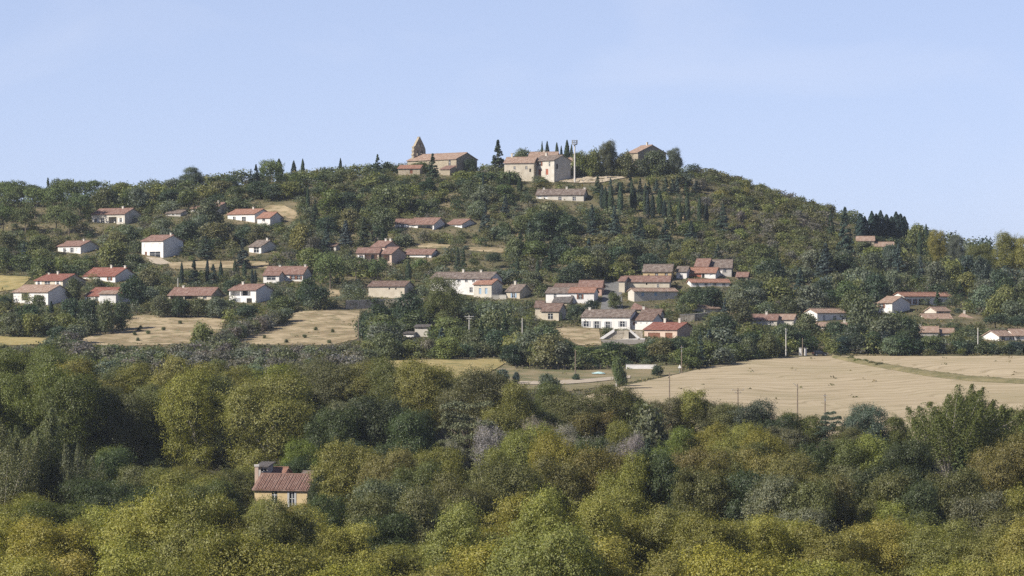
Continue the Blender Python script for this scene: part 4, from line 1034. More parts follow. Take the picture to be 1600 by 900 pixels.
broad('plane', 15, 20, 40, 80000, .26, (.18, .46), .08, M_PALEBARK, 4)
broad('wood', 11, 15, 32, 42000, .26, (.17, .46), .08, M_BARK, 5)
broad('round', 7, 6.5, 22, 6500, .46, (.22, .46), .06, M_BARK, 7)
broad('shrub', 5, 3.4, 16, 2800, .42, (.20, .46), -.05, M_BARK, 5)

def cypress(w, h, n):
    t = rng.random(n) ** .9; an = rng.uniform(0, 2 * math.pi, n)
    prof = np.sin(np.pi * np.clip(t * .93 + .07, 0, 1) ** .75) ** .75
    lump = 1 + .18 * np.sin(an * 3 + t * 19) + .12 * np.sin(an * 5 - t * 31)
    r = w / 2 * prof * lump * (1 - np.abs(rng.normal(0, .12, n)))
    P = np.stack([r * np.cos(an), r * np.sin(an), .25 + t * (h - .25)], 1)
    N = np.stack([np.cos(an), np.sin(an), np.full(n, .25)], 1) + .5 * rng.normal(size=(n, 3))
    V = leaves(P, N, .42, .7)
    add_proto('cypress', V, trunk_mesh('cypress_trunk', h, .16, [(0, 0, h * .8)], M_BARK, .5), w, h, M_CONIF)
for _ in range(3): cypress(2.3, 11, 3200)

def conifer(w, h, n, kind='conifer', p=1.0):
    nb = 85; P = []; N = []
    zt = rng.random(nb) ** 1.1; an = rng.uniform(0, 2 * math.pi, nb)
    for k in range(nb):
        L = w / 2 * (1 - zt[k]) ** p * rng.uniform(.7, 1.1) + .25
        m = max(6, int(n / nb * (L / (w / 2) + .25)))
        s = rng.random(m) ** .7
        z0 = h * .06 + zt[k] * h * .93
        lat = rng.normal(0, .16, m) * L * (1.1 - s * .6) + rng.normal(0, .08, m)
        x = s * L * math.cos(an[k]) - lat * math.sin(an[k]); y = s * L * math.sin(an[k]) + lat * math.cos(an[k])
        z = z0 + s * L * .12 - (s * L) ** 2 * .05 + rng.normal(0, .14, m)
        P.append(np.stack([x, y, z], 1)); N.append(np.stack([.4 * math.cos(an[k]) + 0 * x, .4 * math.sin(an[k]) + 0 * x, np.ones(m)], 1))
    P = np.concatenate(P); N = np.concatenate(N) + .45 * rng.normal(size=P.shape)
    tip = np.stack([rng.normal(0, .1, 60), rng.normal(0, .1, 60), rng.uniform(h * .9, h * 1.0, 60)], 1)
    P = np.concatenate([P, tip]); N = np.concatenate([N, rng.normal(size=tip.shape)])
    V = leaves(P, N, .44, .7)
    add_proto(kind, V, trunk_mesh(kind + '_trunk', h, w * .03 + .05, [(0, 0, h * .93)], M_BARK, .55), w, h, M_CONIF)
for _ in range(4): conifer(6, 10.5, 7000)

def pine(w, h, n):
    k = 16; C = []; Rr = []
    for i in range(k):
        a = rng.uniform(0, 2 * math.pi); r = math.sqrt(rng.random()) * w * .36
        C.append((r * math.cos(a), r * math.sin(a), h * rng.uniform(.45, .80) - (r / (w / 2)) ** 2 * h * .20)); Rr.append(w * rng.uniform(.16, .26))
    C = np.array(C); Rr = np.array(Rr); C[:, 2] += h - (C[:, 2] + Rr * .6).max()
    V = crown_lobes(C, Rr, n, .42, .7, .16, .6)
    add_proto('pine', V, trunk_mesh('pine_trunk', h, .24, [tuple(c) for c in C[:8]], M_BARK, .5), w, h, M_CONIF)
for _ in range(3): pine(9, 8.5, 6000)

def cedar():
    w, h = 26, 17; P = []; N = []; tips = []
    for k in range(34):
        z0 = rng.uniform(.28, .98) * h; a = rng.uniform(0, 2 * math.pi); L = w / 2 * rng.uniform(.55, 1.0) * (1.08 - .55 * (z0 / h)); m = 620
        s = rng.random(m) ** .6; lat = rng.normal(0, .20, m) * L * (1.0 - .45 * s)
        x = s * L * math.cos(a) - lat * math.sin(a); y = s * L * math.sin(a) + lat * math.cos(a)
        z = z0 + s * L * .10 - .25 * np.abs(lat) * .5 + rng.normal(0, .15, m) - (s > .8) * (s - .8) * L * .35
        P.append(np.stack([x, y, z], 1)); N.append(np.tile([0, 0, 1.], (m, 1)) + .4 * rng.normal(size=(m, 3)))
        tips.append((L * .85 * math.cos(a), L * .85 * math.sin(a), z0 + L * .07))
    P = np.concatenate(P); V = leaves(P, np.concatenate(N), .42, .6)
    add_proto('cedar', V, trunk_mesh('cedar_trunk', h, .55, tips[:16], M_BARK, .5), w, h, M_CONIF)
cedar(); cedar()

def plume(kind, w, h, nb, n, leaf, lean, spread, bark):
    """upright limbs, each dressed in ragged upswept plumes"""
    P = []; N = []; tips = []
    for k in range(nb):
        a = rng.uniform(0, 2 * math.pi); r = math.sqrt(rng.random()) * w / 2 * .9
        ztop = h * (1 - .26 * (r / (w / 2)) ** 2) * rng.uniform(.80, 1.0) if k else h * .98
        tip = np.array([r * math.cos(a) + lean * ztop / h, r * math.sin(a), ztop])
        root = np.array([tip[0] * .25, tip[1] * .25, h * .12])
        tips.append(tuple(tip * .94)); L = np.linalg.norm(tip - root); m = n // nb
        s = rng.uniform(.22, 1.0, m) ** .8
        rad = spread * np.sin(np.pi * np.clip(s * .9 + .08, 0, 1)) ** .7 * rng.uniform(.75, 1.25)
        # ragged side plumes
        an = rng.uniform(0, 2 * math.pi, m); side = np.floor(s * 7 + an / 2.1); jit = np.sin(side * 12.9898) * .5 + .75
        q = rad * np.sqrt(rng.random(m)) * jit
        c = root + (tip - root) * s[:, None]
        pts = c + np.stack([q * np.cos(an) + lean * .06 * q, q * np.sin(an), q * .55 + rng.normal(0, .1, m)], 1)
        P.append(pts); N.append(np.stack([np.cos(an), np.sin(an), .5 + 0 * an], 1) + .8 * rng.normal(size=(m, 3)))
    P = np.concatenate(P); V = leaves(P, np.concatenate(N), leaf, .6)
    add_proto(kind, V, trunk_mesh(kind + '_trunk', h, w * .017, tips, bark, .22, (lean * .2, 0)), w, h, M_LEAF)
plume('poplar', 22, 25, 44, 76000, .30, 4.0, 3.1, M_PALEBARK)
plume('willowy', 17, 22, 15, 30000, .30, -1.0, 2.9, M_PALEBARK)
plume('willowy', 15, 22, 14, 27000, .30, 1.0, 2.8, M_PALEBARK)

def bare_tree():
    mb = MB()
    def grow(p, d, L, r, depth):
        q = p + d * L
        mb.tube([tuple(p), tuple(p + d * L * .5 + rng.normal(size=3) * .05 * L), tuple(q)], [r, r * .85, r * .6], 5)
        if depth:
            for _ in range(3):
                nd = d + rng.normal(size=3) * .55; nd[2] = abs(nd[2]) * .6 + .25; nd /= np.linalg.norm(nd)
                grow(q, nd, L * rng.uniform(.6, .85), r * .6, depth - 1)
    grow(np.array([0, 0, -.5]), np.array([0, 0, 1.]), 2.2, .22, 4)
    return mb.mesh('bare_tree', mat_plain('grey_bark', (.34, .29, .27), .9))
BARE = bare_tree()

COL = {'yellow-green': (.240, .236, .060), 'olive-green': (.190, .197, .058), 'mid-green': (.120, .145, .046), 'dark green': (.064, .088, .040),
       'grey-green': (.150, .165, .095), 'brownish': (.168, .158, .060), 'blue-green': (.085, .112, .082), 'silver-grey': (.27, .268, .265),
       'golden': (.26, .225, .055), 'dull green': (.128, .140, .058), 'mauve-grey': (.175, .155, .110), 'fresh green': (.135, .175, .045), 'blackish': (.040, .060, .042)}
KIND = {'plane': ('plane_tree', 'billowy tree', 'tree'), 'wood': ('broadleaf_tree', 'broadleaf tree', 'tree'), 'round': ('bushy_tree', 'bushy tree', 'tree'),
        'shrub': ('shrub', 'shrub', 'shrub'), 'cypress': ('cypress_tree', 'slim cypress', 'tree'), 'conifer': ('conifer_tree', 'conifer', 'tree'),
        'pine': ('pine_tree', 'umbrella-shaped pine', 'tree'), 'cedar': ('cedar_tree', 'layered cedar', 'tree'), 'poplar': ('poplar_tree', 'plumed tall poplar', 'tree'),
        'willowy': ('feathery_tree', 'feathery tall tree', 'tree')}
TREES = []
def plant(kind, px, D, h, w, colname, band, label=None, sure=True, dz=0.):
    x = (px - 800) / FPX * D; z = H(x, D) + dz
    TREES.append(dict(kind=kind, px=px, D=D, x=x, z=z, h=h, w=w, col=colname, band=band, label=label, sure=sure))
def plant_top(kind, px, top, D, w, colname, band, label=None, hmin=2., hmax=30.):
    x = (px - 800) / FPX * D; h = CZ + (HOR - top) / FPX * D - H(x, D)
    plant(kind, px, D, min(max(h, hmin), hmax), w, colname, band, label)

ngx, ngy = np.meshgrid(np.arange(-400, 400, 1.5) + .75, np.arange(380, 1200, 1.5) + .75, indexing='ij')
NG = np.zeros(ngx.shape, bool)
for poly in NOGROW: NG |= inpoly(ngx, ngy, poly)
def ok_here(px, D, w, h, frac=.09):
    x = (px - 800) / FPX * D
    i_, j_ = int((x + 400) / 1.5), int((D - 380) / 1.5)
    if 0 <= i_ < NG.shape[0] and 0 <= j_ < NG.shape[1] and NG[i_, j_]: return False
    s_ = FPX / D; zt = H(x, D)
    yb = HOR - (zt - CZ) * s_; yt = yb - h * s_
    x0, x1 = int(max(0, (px - w * s_ / 2) // 4)), int(min(399, (px + w * s_ / 2) // 4)); y0, y1 = int(max(0, yt // 4)), int(min(224, yb // 4))
    if x1 < x0 or y1 < y0: return True
    sub = PROT[y0:y1 + 1, x0:x1 + 1]
    hid = sub > D - .5 * w - 1      # the near side of the crown counts
    return hid.mean() < frac and hid.sum() < 7
# ---- nearest rows of the wood
tA = lambda p: np.interp(p, [-150, 0, 60, 150, 280, 400, 480, 540, 600, 660, 710, 800, 870, 950, 1000, 1060, 1150, 1210, 1270, 1340, 1400, 1500, 1620, 1750],
                         [800, 802, 806, 795, 760, 766, 770, 808, 842, 838, 796, 758, 762, 790, 778, 788, 794, 795, 812, 818, 802, 808, 808, 800])
n = 0
for i, px in enumerate(np.arange(-190, 1800, 62)):
    px = px + rng.uniform(-14, 14)
    plant_top('plane', px, tA(px) + rng.uniform(0, 16), 378 + rng.uniform(-14, 14), rng.uniform(10, 13.5), str(rng.choice(['yellow-green', 'yellow-green', 'olive-green', 'olive-green'])), 'far front row')
for i, px in enumerate(np.arange(-200, 1810, 105)):
    px = px + rng.uniform(-20, 20)
    plant_top('plane', px, tA(px) + 62 + rng.uniform(-8, 14), 322 + rng.uniform(-10, 10), rng.uniform(12, 14.5), str(rng.choice(['yellow-green', 'yellow-green', 'olive-green', 'golden' if rng.random() < .3 else 'yellow-green'])), 'nearest row')
# ---- far edge of the wood
tB = lambda p: np.interp(p, [-150, 0, 60, 115, 150, 190, 240, 285, 340, 400, 500, 560, 615, 660, 740, 800, 850, 900, 950],
                         [552, 550, 547, 562, 588, 584, 580, 563, 578, 578, 578, 574, 566, 576, 590, 606, 612, 628, 640])
for px in np.arange(-190, 930, 47):
    px = px + rng.uniform(-10, 10)
    plant_top('plane', px, tB(px) - 10 + rng.uniform(-4, 7), (622 if px < 700 else 596) + rng.uniform(-18, 12), rng.uniform(12, 16), 'mid-green' if px < 120 else str(rng.choice(['olive-green', 'olive-green', 'olive-green', 'dull green'])), 'far edge')
for px in np.arange(-180, 430, 60):
    px = px + rng.uniform(-12, 12)
    plant_top('plane', px, tB(px) + 14 + rng.uniform(-6, 22), 562 + rng.uniform(-12, 12), rng.uniform(13, 17), 'mid-green' if px < 130 else str(rng.choice(['olive-green', 'dull green', 'mid-green'])), 'wood')
# ---- the rest of the wood, tree by tree
for t in [('willowy', 70, 634, 480, 14, 'grey-green'), ('willowy', 5, 652, 470, 14, 'grey-green'), ('willowy', 118, 690, 476, 9, 'grey-green'),
    ('wood', 175, 700, 545, 9, 'mid-green'), ('plane', 418, 781, 452, 8, 'olive-green'), ('plane', 462, 787, 450, 8, 'yellow-green'), ('wood', 330, 742, 500, 10, 'olive-green'), ('wood', 370, 735, 515, 9, 'mid-green'), ('wood', 280, 735, 505, 10, 'olive-green'), ('wood', 225, 730, 510, 10, 'dull green'), ('wood', 455, 640, 560, 9, 'fresh green'), ('wood', 470, 690, 535, 9, 'fresh green'),
    ('wood', 525, 640, 545, 11, 'dark green'), ('wood', 590, 622, 550, 13, 'dark green'), ('wood', 640, 648, 540, 11, 'dark green'), ('wood', 570, 690, 520, 11, 'dark green'),
    ('plane', 545, 694, 470, 11, 'olive-green'), ('plane', 615, 702, 462, 11, 'brownish'), ('plane', 680, 700, 478, 11, 'olive-green'), ('wood', 520, 730, 470, 7, 'dark green'),
    ('plane', 655, 724, 446, 11, 'dull green'), ('wood', 600, 752, 425, 10, 'grey-green'), ('wood', 660, 762, 420, 9, 'grey-green'), ('wood', 575, 775, 415, 8, 'dull green'),
    ('cedar', 735, 628, 548, 22, 'grey-green'), ('plane', 768, 662, 545, 8, 'silver-grey'), ('plane', 712, 690, 545, 6, 'silver-grey'), ('plane', 845, 656, 556, 7, 'silver-grey'), ('plane', 890, 664, 548, 9, 'silver-grey'),
    ('plane', 985, 682, 520, 6, 'silver-grey'), ('plane', 950, 688, 522, 6, 'silver-grey'),
    ('plane', 832, 668, 500, 12, 'olive-green'), ('plane', 765, 700, 480, 11, 'olive-green'), ('plane', 872, 680, 480, 11, 'yellow-green'), ('wood', 920, 686, 478, 8, 'dark green'), ('plane', 935, 704, 455, 12, 'brownish'),
    ('plane', 860, 715, 450, 12, 'dull green'), ('plane', 790, 722, 445, 12, 'dull green'), ('plane', 720, 738, 436, 11, 'dull green'),
    ('conifer', 1012, 688, 458, 6, 'blackish'), ('wood', 1025, 705, 448, 8, 'dark green'), ('plane', 985, 708, 448, 10, 'olive-green'),
    ('wood', 962, 604, 604, 11, 'dull green'), ('wood', 990, 616, 604, 8, 'mid-green'), ('wood', 935, 640, 599, 9, 'brownish'), ('wood', 905, 640, 597, 10, 'brownish'), ('wood', 968, 660, 560, 7, 'olive-green'),
    ('round', 1012, 640, 585, 10, 'grey-green'), ('wood', 1042, 622, 604, 9, 'grey-green'), ('wood', 1082, 611, 604, 8, 'olive-green'), ('wood', 1110, 628, 602, 8, 'dull green'), ('wood', 1135, 632, 601, 9, 'dull green'),
    ('wood', 1178, 627, 600, 10, 'blue-green'), ('wood', 1215, 650, 597, 8, 'dark green'), ('wood', 1250, 646, 599, 10, 'mid-green'), ('cedar', 1296, 644, 596, 10, 'blue-green'), ('wood', 1357, 634, 595, 9.5, 'blue-green'), ('wood', 1402, 652, 593, 7, 'mid-green'), ('wood', 1325, 668, 588, 8, 'dull green'), ('wood', 1225, 668, 585, 9, 'grey-green'),
    ('plane', 1055, 668, 545, 10, 'fresh green'), ('plane', 1102, 662, 548, 11, 'yellow-green'), ('plane', 1150, 664, 545, 11, 'olive-green'), ('plane', 1195, 672, 540, 10, 'yellow-green'),
    ('plane', 1070, 702, 470, 12, 'brownish'), ('plane', 1130, 706, 468, 11, 'olive-green'), ('plane', 1185, 700, 475, 11, 'olive-green'), ('plane', 1240, 712, 470, 10, 'brownish'),
    ('wood', 1095, 735, 440, 9, 'dull green'), ('wood', 1165, 738, 440, 10, 'dark green'), ('wood', 1275, 690, 520, 10, 'dark green'), ('wood', 1320, 688, 520, 10, 'mid-green'), ('wood', 1370, 680, 520, 10, 'olive-green'),
    ('wood', 1215, 745, 430, 9, 'grey-green'), ('wood', 1265, 752, 428, 9, 'dull green'), ('wood', 1310, 745, 432, 8, 'brownish'), ('wood', 1350, 730, 450, 10, 'dark green'), ('wood', 1395, 742, 440, 10, 'dull green'),
    ('poplar', 1478, 596, 545, 24, 'mid-green'), ('wood', 1415, 690, 500, 10, 'dark green'), ('wood', 1440, 755, 432, 9, 'dark green'), ('wood', 1490, 735, 445, 10, 'dull green'), ('conifer', 1500, 700, 470, 9, 'dark green'), ('wood', 1535, 770, 420, 9, 'grey-green'),
    ('plane', 1570, 694, 455, 12, 'brownish'), ('plane', 1610, 682, 462, 12, 'brownish'), ('wood', 1585, 640, 590, 12, 'mid-green'), ('wood', 1535, 650, 580, 9, 'dark green'), ('wood', 1640, 640, 585, 12, 'mid-green'), ('wood', 1590, 765, 420, 10, 'olive-green'),
    ('wood', 240, 760, 450, 9, 'dark green'), ('wood', 300, 758, 455, 9, 'mid-green'), ('wood', 345, 752, 470, 8, 'mid-green'), ('wood', 170, 775, 440, 8, 'dark green'), ('wood', 515, 775, 440, 7, 'dark green')]:
    plant_top(t[0], t[1], t[2], t[3], t[4], t[5], 'wood', None, 3)
# ---- lower trees filling the wood
for yy in np.arange(412, 640, 15):
    half = .21 * yy
    for xx in np.arange(-half, half, 12):
        x = xx + rng.uniform(-4, 4); y = yy + rng.uniform(-5, 5); px = 800 + FPX * x / y
        h = rng.uniform(9, 12.5)
        if px > 880 and y > 600: h *= .62
        if 110 < px < 420 and y > 525: h = rng.uniform(5, 8)
        if not ok_here(px, y, 11, h, .06): continue
        plant('wood', px, y, h, rng.uniform(9, 12), str(rng.choice(['dull green', 'olive-green', 'olive-green', 'mid-green', 'dull green', 'grey-green', 'dark green'])), 'wood', sure=False)

# ---- hillside: single trees that stand out
def hill(kind, px, top, base, wpx, colname, label=None, D=None):
    d_ = D or hit(px, base).y; s_ = FPX / d_
    if D is None and 895 < px < 1065 and 218 < top < 262 and base < 272: d_ = 1151.
    plant_top(kind, px, top, d_, wpx / s_, colname, 'hill', label, 1.)
    if kind in ('cypress', 'conifer', 'pine') or colname == 'golden': protect([(px - wpx * .5 - 2, top), (px + wpx * .5 + 2, top), (px + wpx * .5 + 2, base - .2 * (base - top)), (px - wpx * .5 - 2, base - .2 * (base - top))], d_)
for px, top, base, wpx in [(284, 409, 446, 6), (324, 402, 445, 6), (345, 408, 440, 6), (367, 405, 430, 6), (382, 408, 432, 7), (372, 414, 430, 4), (394, 420, 446, 5), (399, 422, 446, 5), (755, 270, 296, 4), (796, 266, 293, 5), (812, 277, 303, 8),
      (436, 248, 268, 11), (459, 251, 270, 8), (473, 248, 275, 7), (532, 247, 262, 6), (481, 290, 330, 6),
      (847, 221, 252, 5), (855, 221, 254, 9), (870, 223, 254, 8), (886, 219, 256, 10), (893, 226, 256, 7), (877, 228, 256, 6),
      (938, 286, 326, 7), (944, 284, 330, 8), (957, 285, 333, 7), (972, 280, 336, 7), (985, 283, 332, 6), (1004, 297, 337, 6), (1013, 303, 342, 6), (1022, 306, 342, 6), (1040, 308, 343, 6), (1050, 312, 346, 6), (1058, 304, 350, 7), (1075, 300, 350, 7), (1092, 304, 352, 6), (1107, 312, 350, 6), (994, 288, 330, 6), (1030, 290, 335, 7),
      (638, 408, 441, 9), (840, 404, 432, 6), (808, 402, 432, 6), (1437, 360, 404, 8), (1447, 350, 390, 7), (80, 470, 500, 8), (797, 470, 500, 5), (877, 488, 503, 3)]:
    if 930 < px < 1110: px += rng.uniform(-4, 4); top += rng.uniform(-6, 9); wpx *= rng.uniform(.8, 1.5)
    hill('cypress', px, top, base, wpx, 'blackish' if rng.random() < .5 else 'dark green')
for px, top, base, wpx, c in [(676, 240, 284, 24, 'dark green'), (590, 241, 275, 20, 'dark green'), (778, 219, 258, 32, 'dark green'), (303, 406, 448, 24, 'blackish'), (333, 413, 448, 24, 'blue-green'), (400, 257, 292, 20, 'blackish'), (392, 264, 292, 12, 'blackish'),
      (715, 386, 424, 14, 'dark green'), (724, 388, 424, 14, 'dark green'), (1298, 328, 372, 18, 'dark green'), (1320, 324, 405, 34, 'blue-green'), (1343, 334, 372, 22, 'blackish'), (1290, 380, 440, 40, 'blue-green'),
      (1404, 380, 436, 30, 'blue-green'), (960, 322, 370, 26, 'blue-green'), (925, 320, 372, 26, 'blue-green'), (1000, 340, 378, 28, 'blue-green'), (1040, 345, 380, 28, 'blue-green'), (1080, 345, 380, 26, 'blue-green'), (1130, 318, 365, 26, 'blue-green'), (540, 345, 385, 30, 'blue-green'), (380, 372, 420, 30, 'blue-green'), (322, 368, 405, 30, 'blue-green'), (1465, 455, 486, 20, 'dark green'), (1250, 418, 455, 24, 'blue-green'), (790, 305, 340, 22, 'blue-green'), (75, 278, 300, 16, 'dark green'), (600, 355, 395, 26, 'dark green'), (510, 352, 392, 22, 'blue-green'), (1438, 400, 440, 20, 'blue-green'), (1500, 440, 470, 22, 'dark green'), (860, 385, 425, 26, 'dark green')]:
    hill('conifer', px, top, base, wpx, c)
for px, top in ((1362, 330), (1369, 334), (1376, 329), (1385, 335), (1393, 338), (1400, 331), (1407, 334), (1413, 338), (1345, 334), (1351, 338)): hill('cypress', px, top, 376, 15, 'blackish')
for px in np.arange(940, 1092, 11): hill('conifer', px + rng.uniform(-6, 6), 277 + rng.uniform(-4, 12), 302 + rng.uniform(-2, 4), rng.uniform(14, 24), str(rng.choice(['blackish', 'dark green', 'blue-green'])))
for px, top, base, wpx in [(18, 303, 342, 40), (55, 296, 342, 44), (85, 295, 345, 44), (108, 285, 338, 36), (125, 305, 350, 42), (5, 322, 366, 42), (40, 324, 368, 40), (88, 322, 366, 42), (108, 332, 372, 34), (516, 398, 452, 40), (556, 404, 444, 38), (590, 405, 444, 36), (1555, 492, 518, 44), (1590, 495, 520, 34), (770, 396, 420, 22), (425, 252, 292, 34)]:
    hill('pine', px, top, base, wpx, 'mid-green' if px < 600 else 'dark green')
for k, px, top, base, wpx, c in [('round', 886, 261, 276, 15, 'dull green'), ('round', 873, 266, 277, 10, 'dull green'), ('round', 800, 258, 275, 24, 'dull green'), ('round', 818, 262, 277, 26, 'olive-green'), ('round', 790, 262, 278, 20, 'dull green'), ('shrub', 850, 280, 286, 16, 'dull green'), ('round', 1350, 379, 402, 30, 'dull green'), ('round', 1388, 389, 412, 34, 'dark green'), ('round', 845, 238, 262, 30, 'dull green'), ('round', 815, 236, 262, 32, 'dull green'), ('round', 735, 250, 270, 22, 'dark green'), ('wood', 694, 434, 520, 62, 'olive-green'), ('round', 470, 352, 398, 34, 'golden'), ('round', 488, 372, 400, 26, 'mauve-grey'), ('round', 325, 316, 362, 46, 'dull green'), ('round', 208, 438, 486, 46, 'dark green'), ('round', 115, 436, 470, 26, 'dull green'), ('round', 152, 437, 462, 22, 'dull green'),
      ('round', 318, 507, 548, 44, 'olive-green'), ('round', 590, 478, 532, 60, 'dark green'), ('round', 640, 462, 515, 48, 'dark green'), ('round', 575, 490, 530, 40, 'dark green'), ('round', 493, 448, 482, 50, 'dark green'), ('round', 960, 458, 482, 24, 'dull green'),
      ('wood', 950, 220, 266, 30, 'dull green'), ('round', 925, 236, 268, 34, 'olive-green'), ('round', 905, 240, 268, 26, 'olive-green'), ('round', 975, 240, 268, 36, 'dull green'), ('round', 1000, 250, 270, 26, 'dull green'), ('round', 1025, 238, 270, 40, 'dull green'), ('wood', 1054, 232, 270, 28, 'grey-green'),
      ('wood', 1575, 364, 446, 52, 'yellow-green'), ('wood', 1530, 382, 440, 46, 'olive-green'), ('wood', 1605, 372, 450, 44, 'yellow-green'), ('wood', 1465, 360, 420, 30, 'golden'), ('wood', 1495, 368, 425, 30, 'grey-green'), ('round', 1430, 352, 395, 30, 'olive-green'), ('wood', 300, 262, 300, 40, 'grey-green'),
      ('round', 480, 438, 478, 30, 'dark green'), ('round', 964, 560, 608, 18, 'mid-green'), ('round', 972, 575, 604, 16, 'dark green'), ('round', 858, 586, 618, 36, 'grey-green'), ('round', 785, 578, 600, 20, 'blue-green'), ('round', 806, 582, 600, 14, 'blue-green'), ('shrub', 900, 585, 595, 12, 'dark green'), ('shrub', 1027, 572, 588, 18, 'dark green'),
      ('round', 1350, 470, 540, 60, 'dull green'), ('round', 1396, 490, 540, 60, 'dull green'), ('round', 1306, 504, 532, 40, 'dark green'), ('round', 1335, 508, 548, 44, 'dark green'), ('round', 1420, 500, 545, 40, 'dark green'), ('round', 1262, 492, 530, 40, 'dull green'), ('round', 1495, 520, 550, 34, 'dull green'), ('round', 1462, 525, 550, 34, 'dull green'),
      ('round', 1155, 470, 508, 44, 'dull green'), ('round', 1110, 450, 484, 40, 'dark green'), ('round', 1085, 450, 480, 36, 'dark green'), ('round', 1130, 490, 520, 44, 'dull green'), ('round', 1075, 460, 488, 30, 'dull green'), ('round', 1180, 452, 490, 44, 'grey-green'), ('round', 900, 478, 505, 30, 'dark green'), ('round', 925, 470, 490, 26, 'dark green'),
      ('round', 110, 470, 515, 34, 'dark green'), ('round', 140, 470, 520, 34, 'dark green'), ('round', 165, 472, 522, 32, 'dull green'), ('round', 190, 474, 516, 30, 'dark green'), ('round', 60, 462, 486, 24, 'dull green'), ('round', 20, 490, 525, 40, 'dull green'), ('round', 50, 492, 525, 40, 'olive-green'), ('round', 95, 512, 536, 44, 'dark green'), ('round', 8, 465, 500, 24, 'dark green'),
      ('round', 250, 463, 496, 34, 'dull green'), ('round', 280, 466, 496, 36, 'dark green'), ('round', 310, 468, 496, 34, 'dull green'), ('round', 340, 466, 498, 34, 'grey-green'), ('round', 432, 456, 478, 26, 'dark green'), ('round', 1095, 512, 545, 40, 'mid-green'), ('round', 1065, 528, 555, 40, 'olive-green')]:
    hill(k, px, top, base, wpx, c)
for k, (px, b_) in enumerate(zip(np.arange(345, 450, 10), np.interp(np.arange(345, 450, 10), [345, 450], [538, 500]))): hill('shrub', px, b_ - 18, b_ + 2, 28, str(rng.choice(['mauve-grey', 'dull green', 'grey-green'])))
for _ in range(13):
    px, py = (rng.uniform(200, 330), rng.uniform(500, 534)) if rng.random() < .6 else (rng.uniform(405, 550), rng.uniform(515, 537))
    hill('shrub', px, py - rng.uniform(3, 5), py, rng.uniform(5, 10), 'dull green')
# grassy tufts and bushes on the field bank
for px, py in [(1328, 562), (1340, 565), (1352, 566), (1363, 569), (1374, 571), (1330, 561)]: hill('shrub', px, py - 4, py + 1.5, 13, 'olive-green' if rng.random() < .5 else 'brownish')
for px in np.arange(902, 1062, 9): hill('shrub', px, 258 + rng.uniform(-3, 4), 268, 17, str(rng.choice(['dull green', 'olive-green', 'dark green'])), None, 1152.)
# hedge trees between meadow and village, and behind the stubble
for px in np.arange(800, 1222, 17):
    base = np.interp(px, [800, 900, 1050, 1130, 1240], [572, 570, 563, 560, 553]); hill('round', px + rng.uniform(-4, 4), base - rng.uniform(24, 36), base, rng.uniform(30, 40), str(rng.choice(['dark green', 'dark green', 'dull green', 'dark green', 'mid-green'])))
for px in np.arange(1322, 1640, 15):
    base = 553; hill('shrub' if px > 1420 else 'round', px, base - (rng.uniform(12, 20) if px > 1420 else rng.uniform(24, 34)), base, rng.uniform(26, 36), str(rng.choice(['dark green', 'dull green', 'blackish'])))
for px in np.arange(560, 810, 15):
    base = np.interp(px, [560, 810], [560, 557]); hill('shrub', px, base - rng.uniform(16, 26), base, rng.uniform(24, 34), str(rng.choice(['dull green', 'olive-green', 'dark green', 'mauve-grey'])))

# ---- the thicket covering the slope
y = 705.
while y < 1186:
    step = 7.2
    half = .20 * y
    for xx in np.arange(-half, half, 6.4):
        x = xx + rng.uniform(-2.4, 2.4); yy = y + rng.uniform(-4, 4); px = 800 + FPX * x / yy
        py = HOR - FPX * (H(x, yy) - CZ) / yy
        kind = 'round'; r = rng.random()
        w = rng.uniform(6, 11.5); h = w * rng.uniform(.68, .95)
        c = str(rng.choice(['dull green', 'olive-green', 'grey-green', 'dark green', 'mid-green', 'brownish'], p=[.26, .16, .20, .20, .10, .08]))
        if py > 500 and px < 570 and yy < 880: kind = 'shrub'; w = rng.uniform(5, 8); h = rng.uniform(3, 5); c = str(rng.choice(['mauve-grey', 'grey-green', 'dull green', 'mauve-grey']))
        elif 1085 < px < 1310 and yy > 1030: kind = 'shrub'; w = rng.uniform(4.5, 7); h = rng.uniform(2.6, 4.2); c = str(rng.choice(['brownish', 'mauve-grey', 'olive-green', 'dull green', 'golden'], p=[.30, .28, .22, .15, .05]))
        elif px >= 1280 and yy > 960: w = rng.uniform(6, 10); h = rng.uniform(7, 11); c = str(rng.choice(['dark green', 'dull green', 'blue-green', 'grey-green', 'olive-green']))
        elif px < 150 and py < 330 and r < .5: kind = 'pine'; w = rng.uniform(7, 9.5); h = rng.uniform(6.5, 8.5); c = 'mid-green'
        elif yy > 1120: h = min(h, 5.6)
        if yy > 1100 and px >= 1280: h = min(h, rng.uniform(3.4, 5.5)) if px < 1430 else min(h, 7.5)
        if 620 < px < 1075 and yy > 1128: h = min(h, 4); kind = 'shrub'
        if kind == 'round' and r < .07 and yy < 1090: kind = 'conifer'; w = rng.uniform(4, 6); h = rng.uniform(7, 11); c = str(rng.choice(['blue-green', 'dark green']))
        elif kind == 'round' and r < .24: kind = 'shrub'; h *= .6
        if 1000 < yy and 470 < px < 1090 and py < 330 and kind == 'round': h *= .75; w *= .85
        if ok_here(px, yy, w, h): plant(kind, px, yy, h, w, c, 'hill', sure=False)
        else:
            w2, h2 = rng.uniform(2.2, 3.6), rng.uniform(1.2, 2.0)
            if rng.random() < .95 and ok_here(px, yy, w2, h2, .16): plant('shrub', px, yy, h2, w2, c, 'hill', sure=False)
    y += step * (1 + .9 * (y > 860))

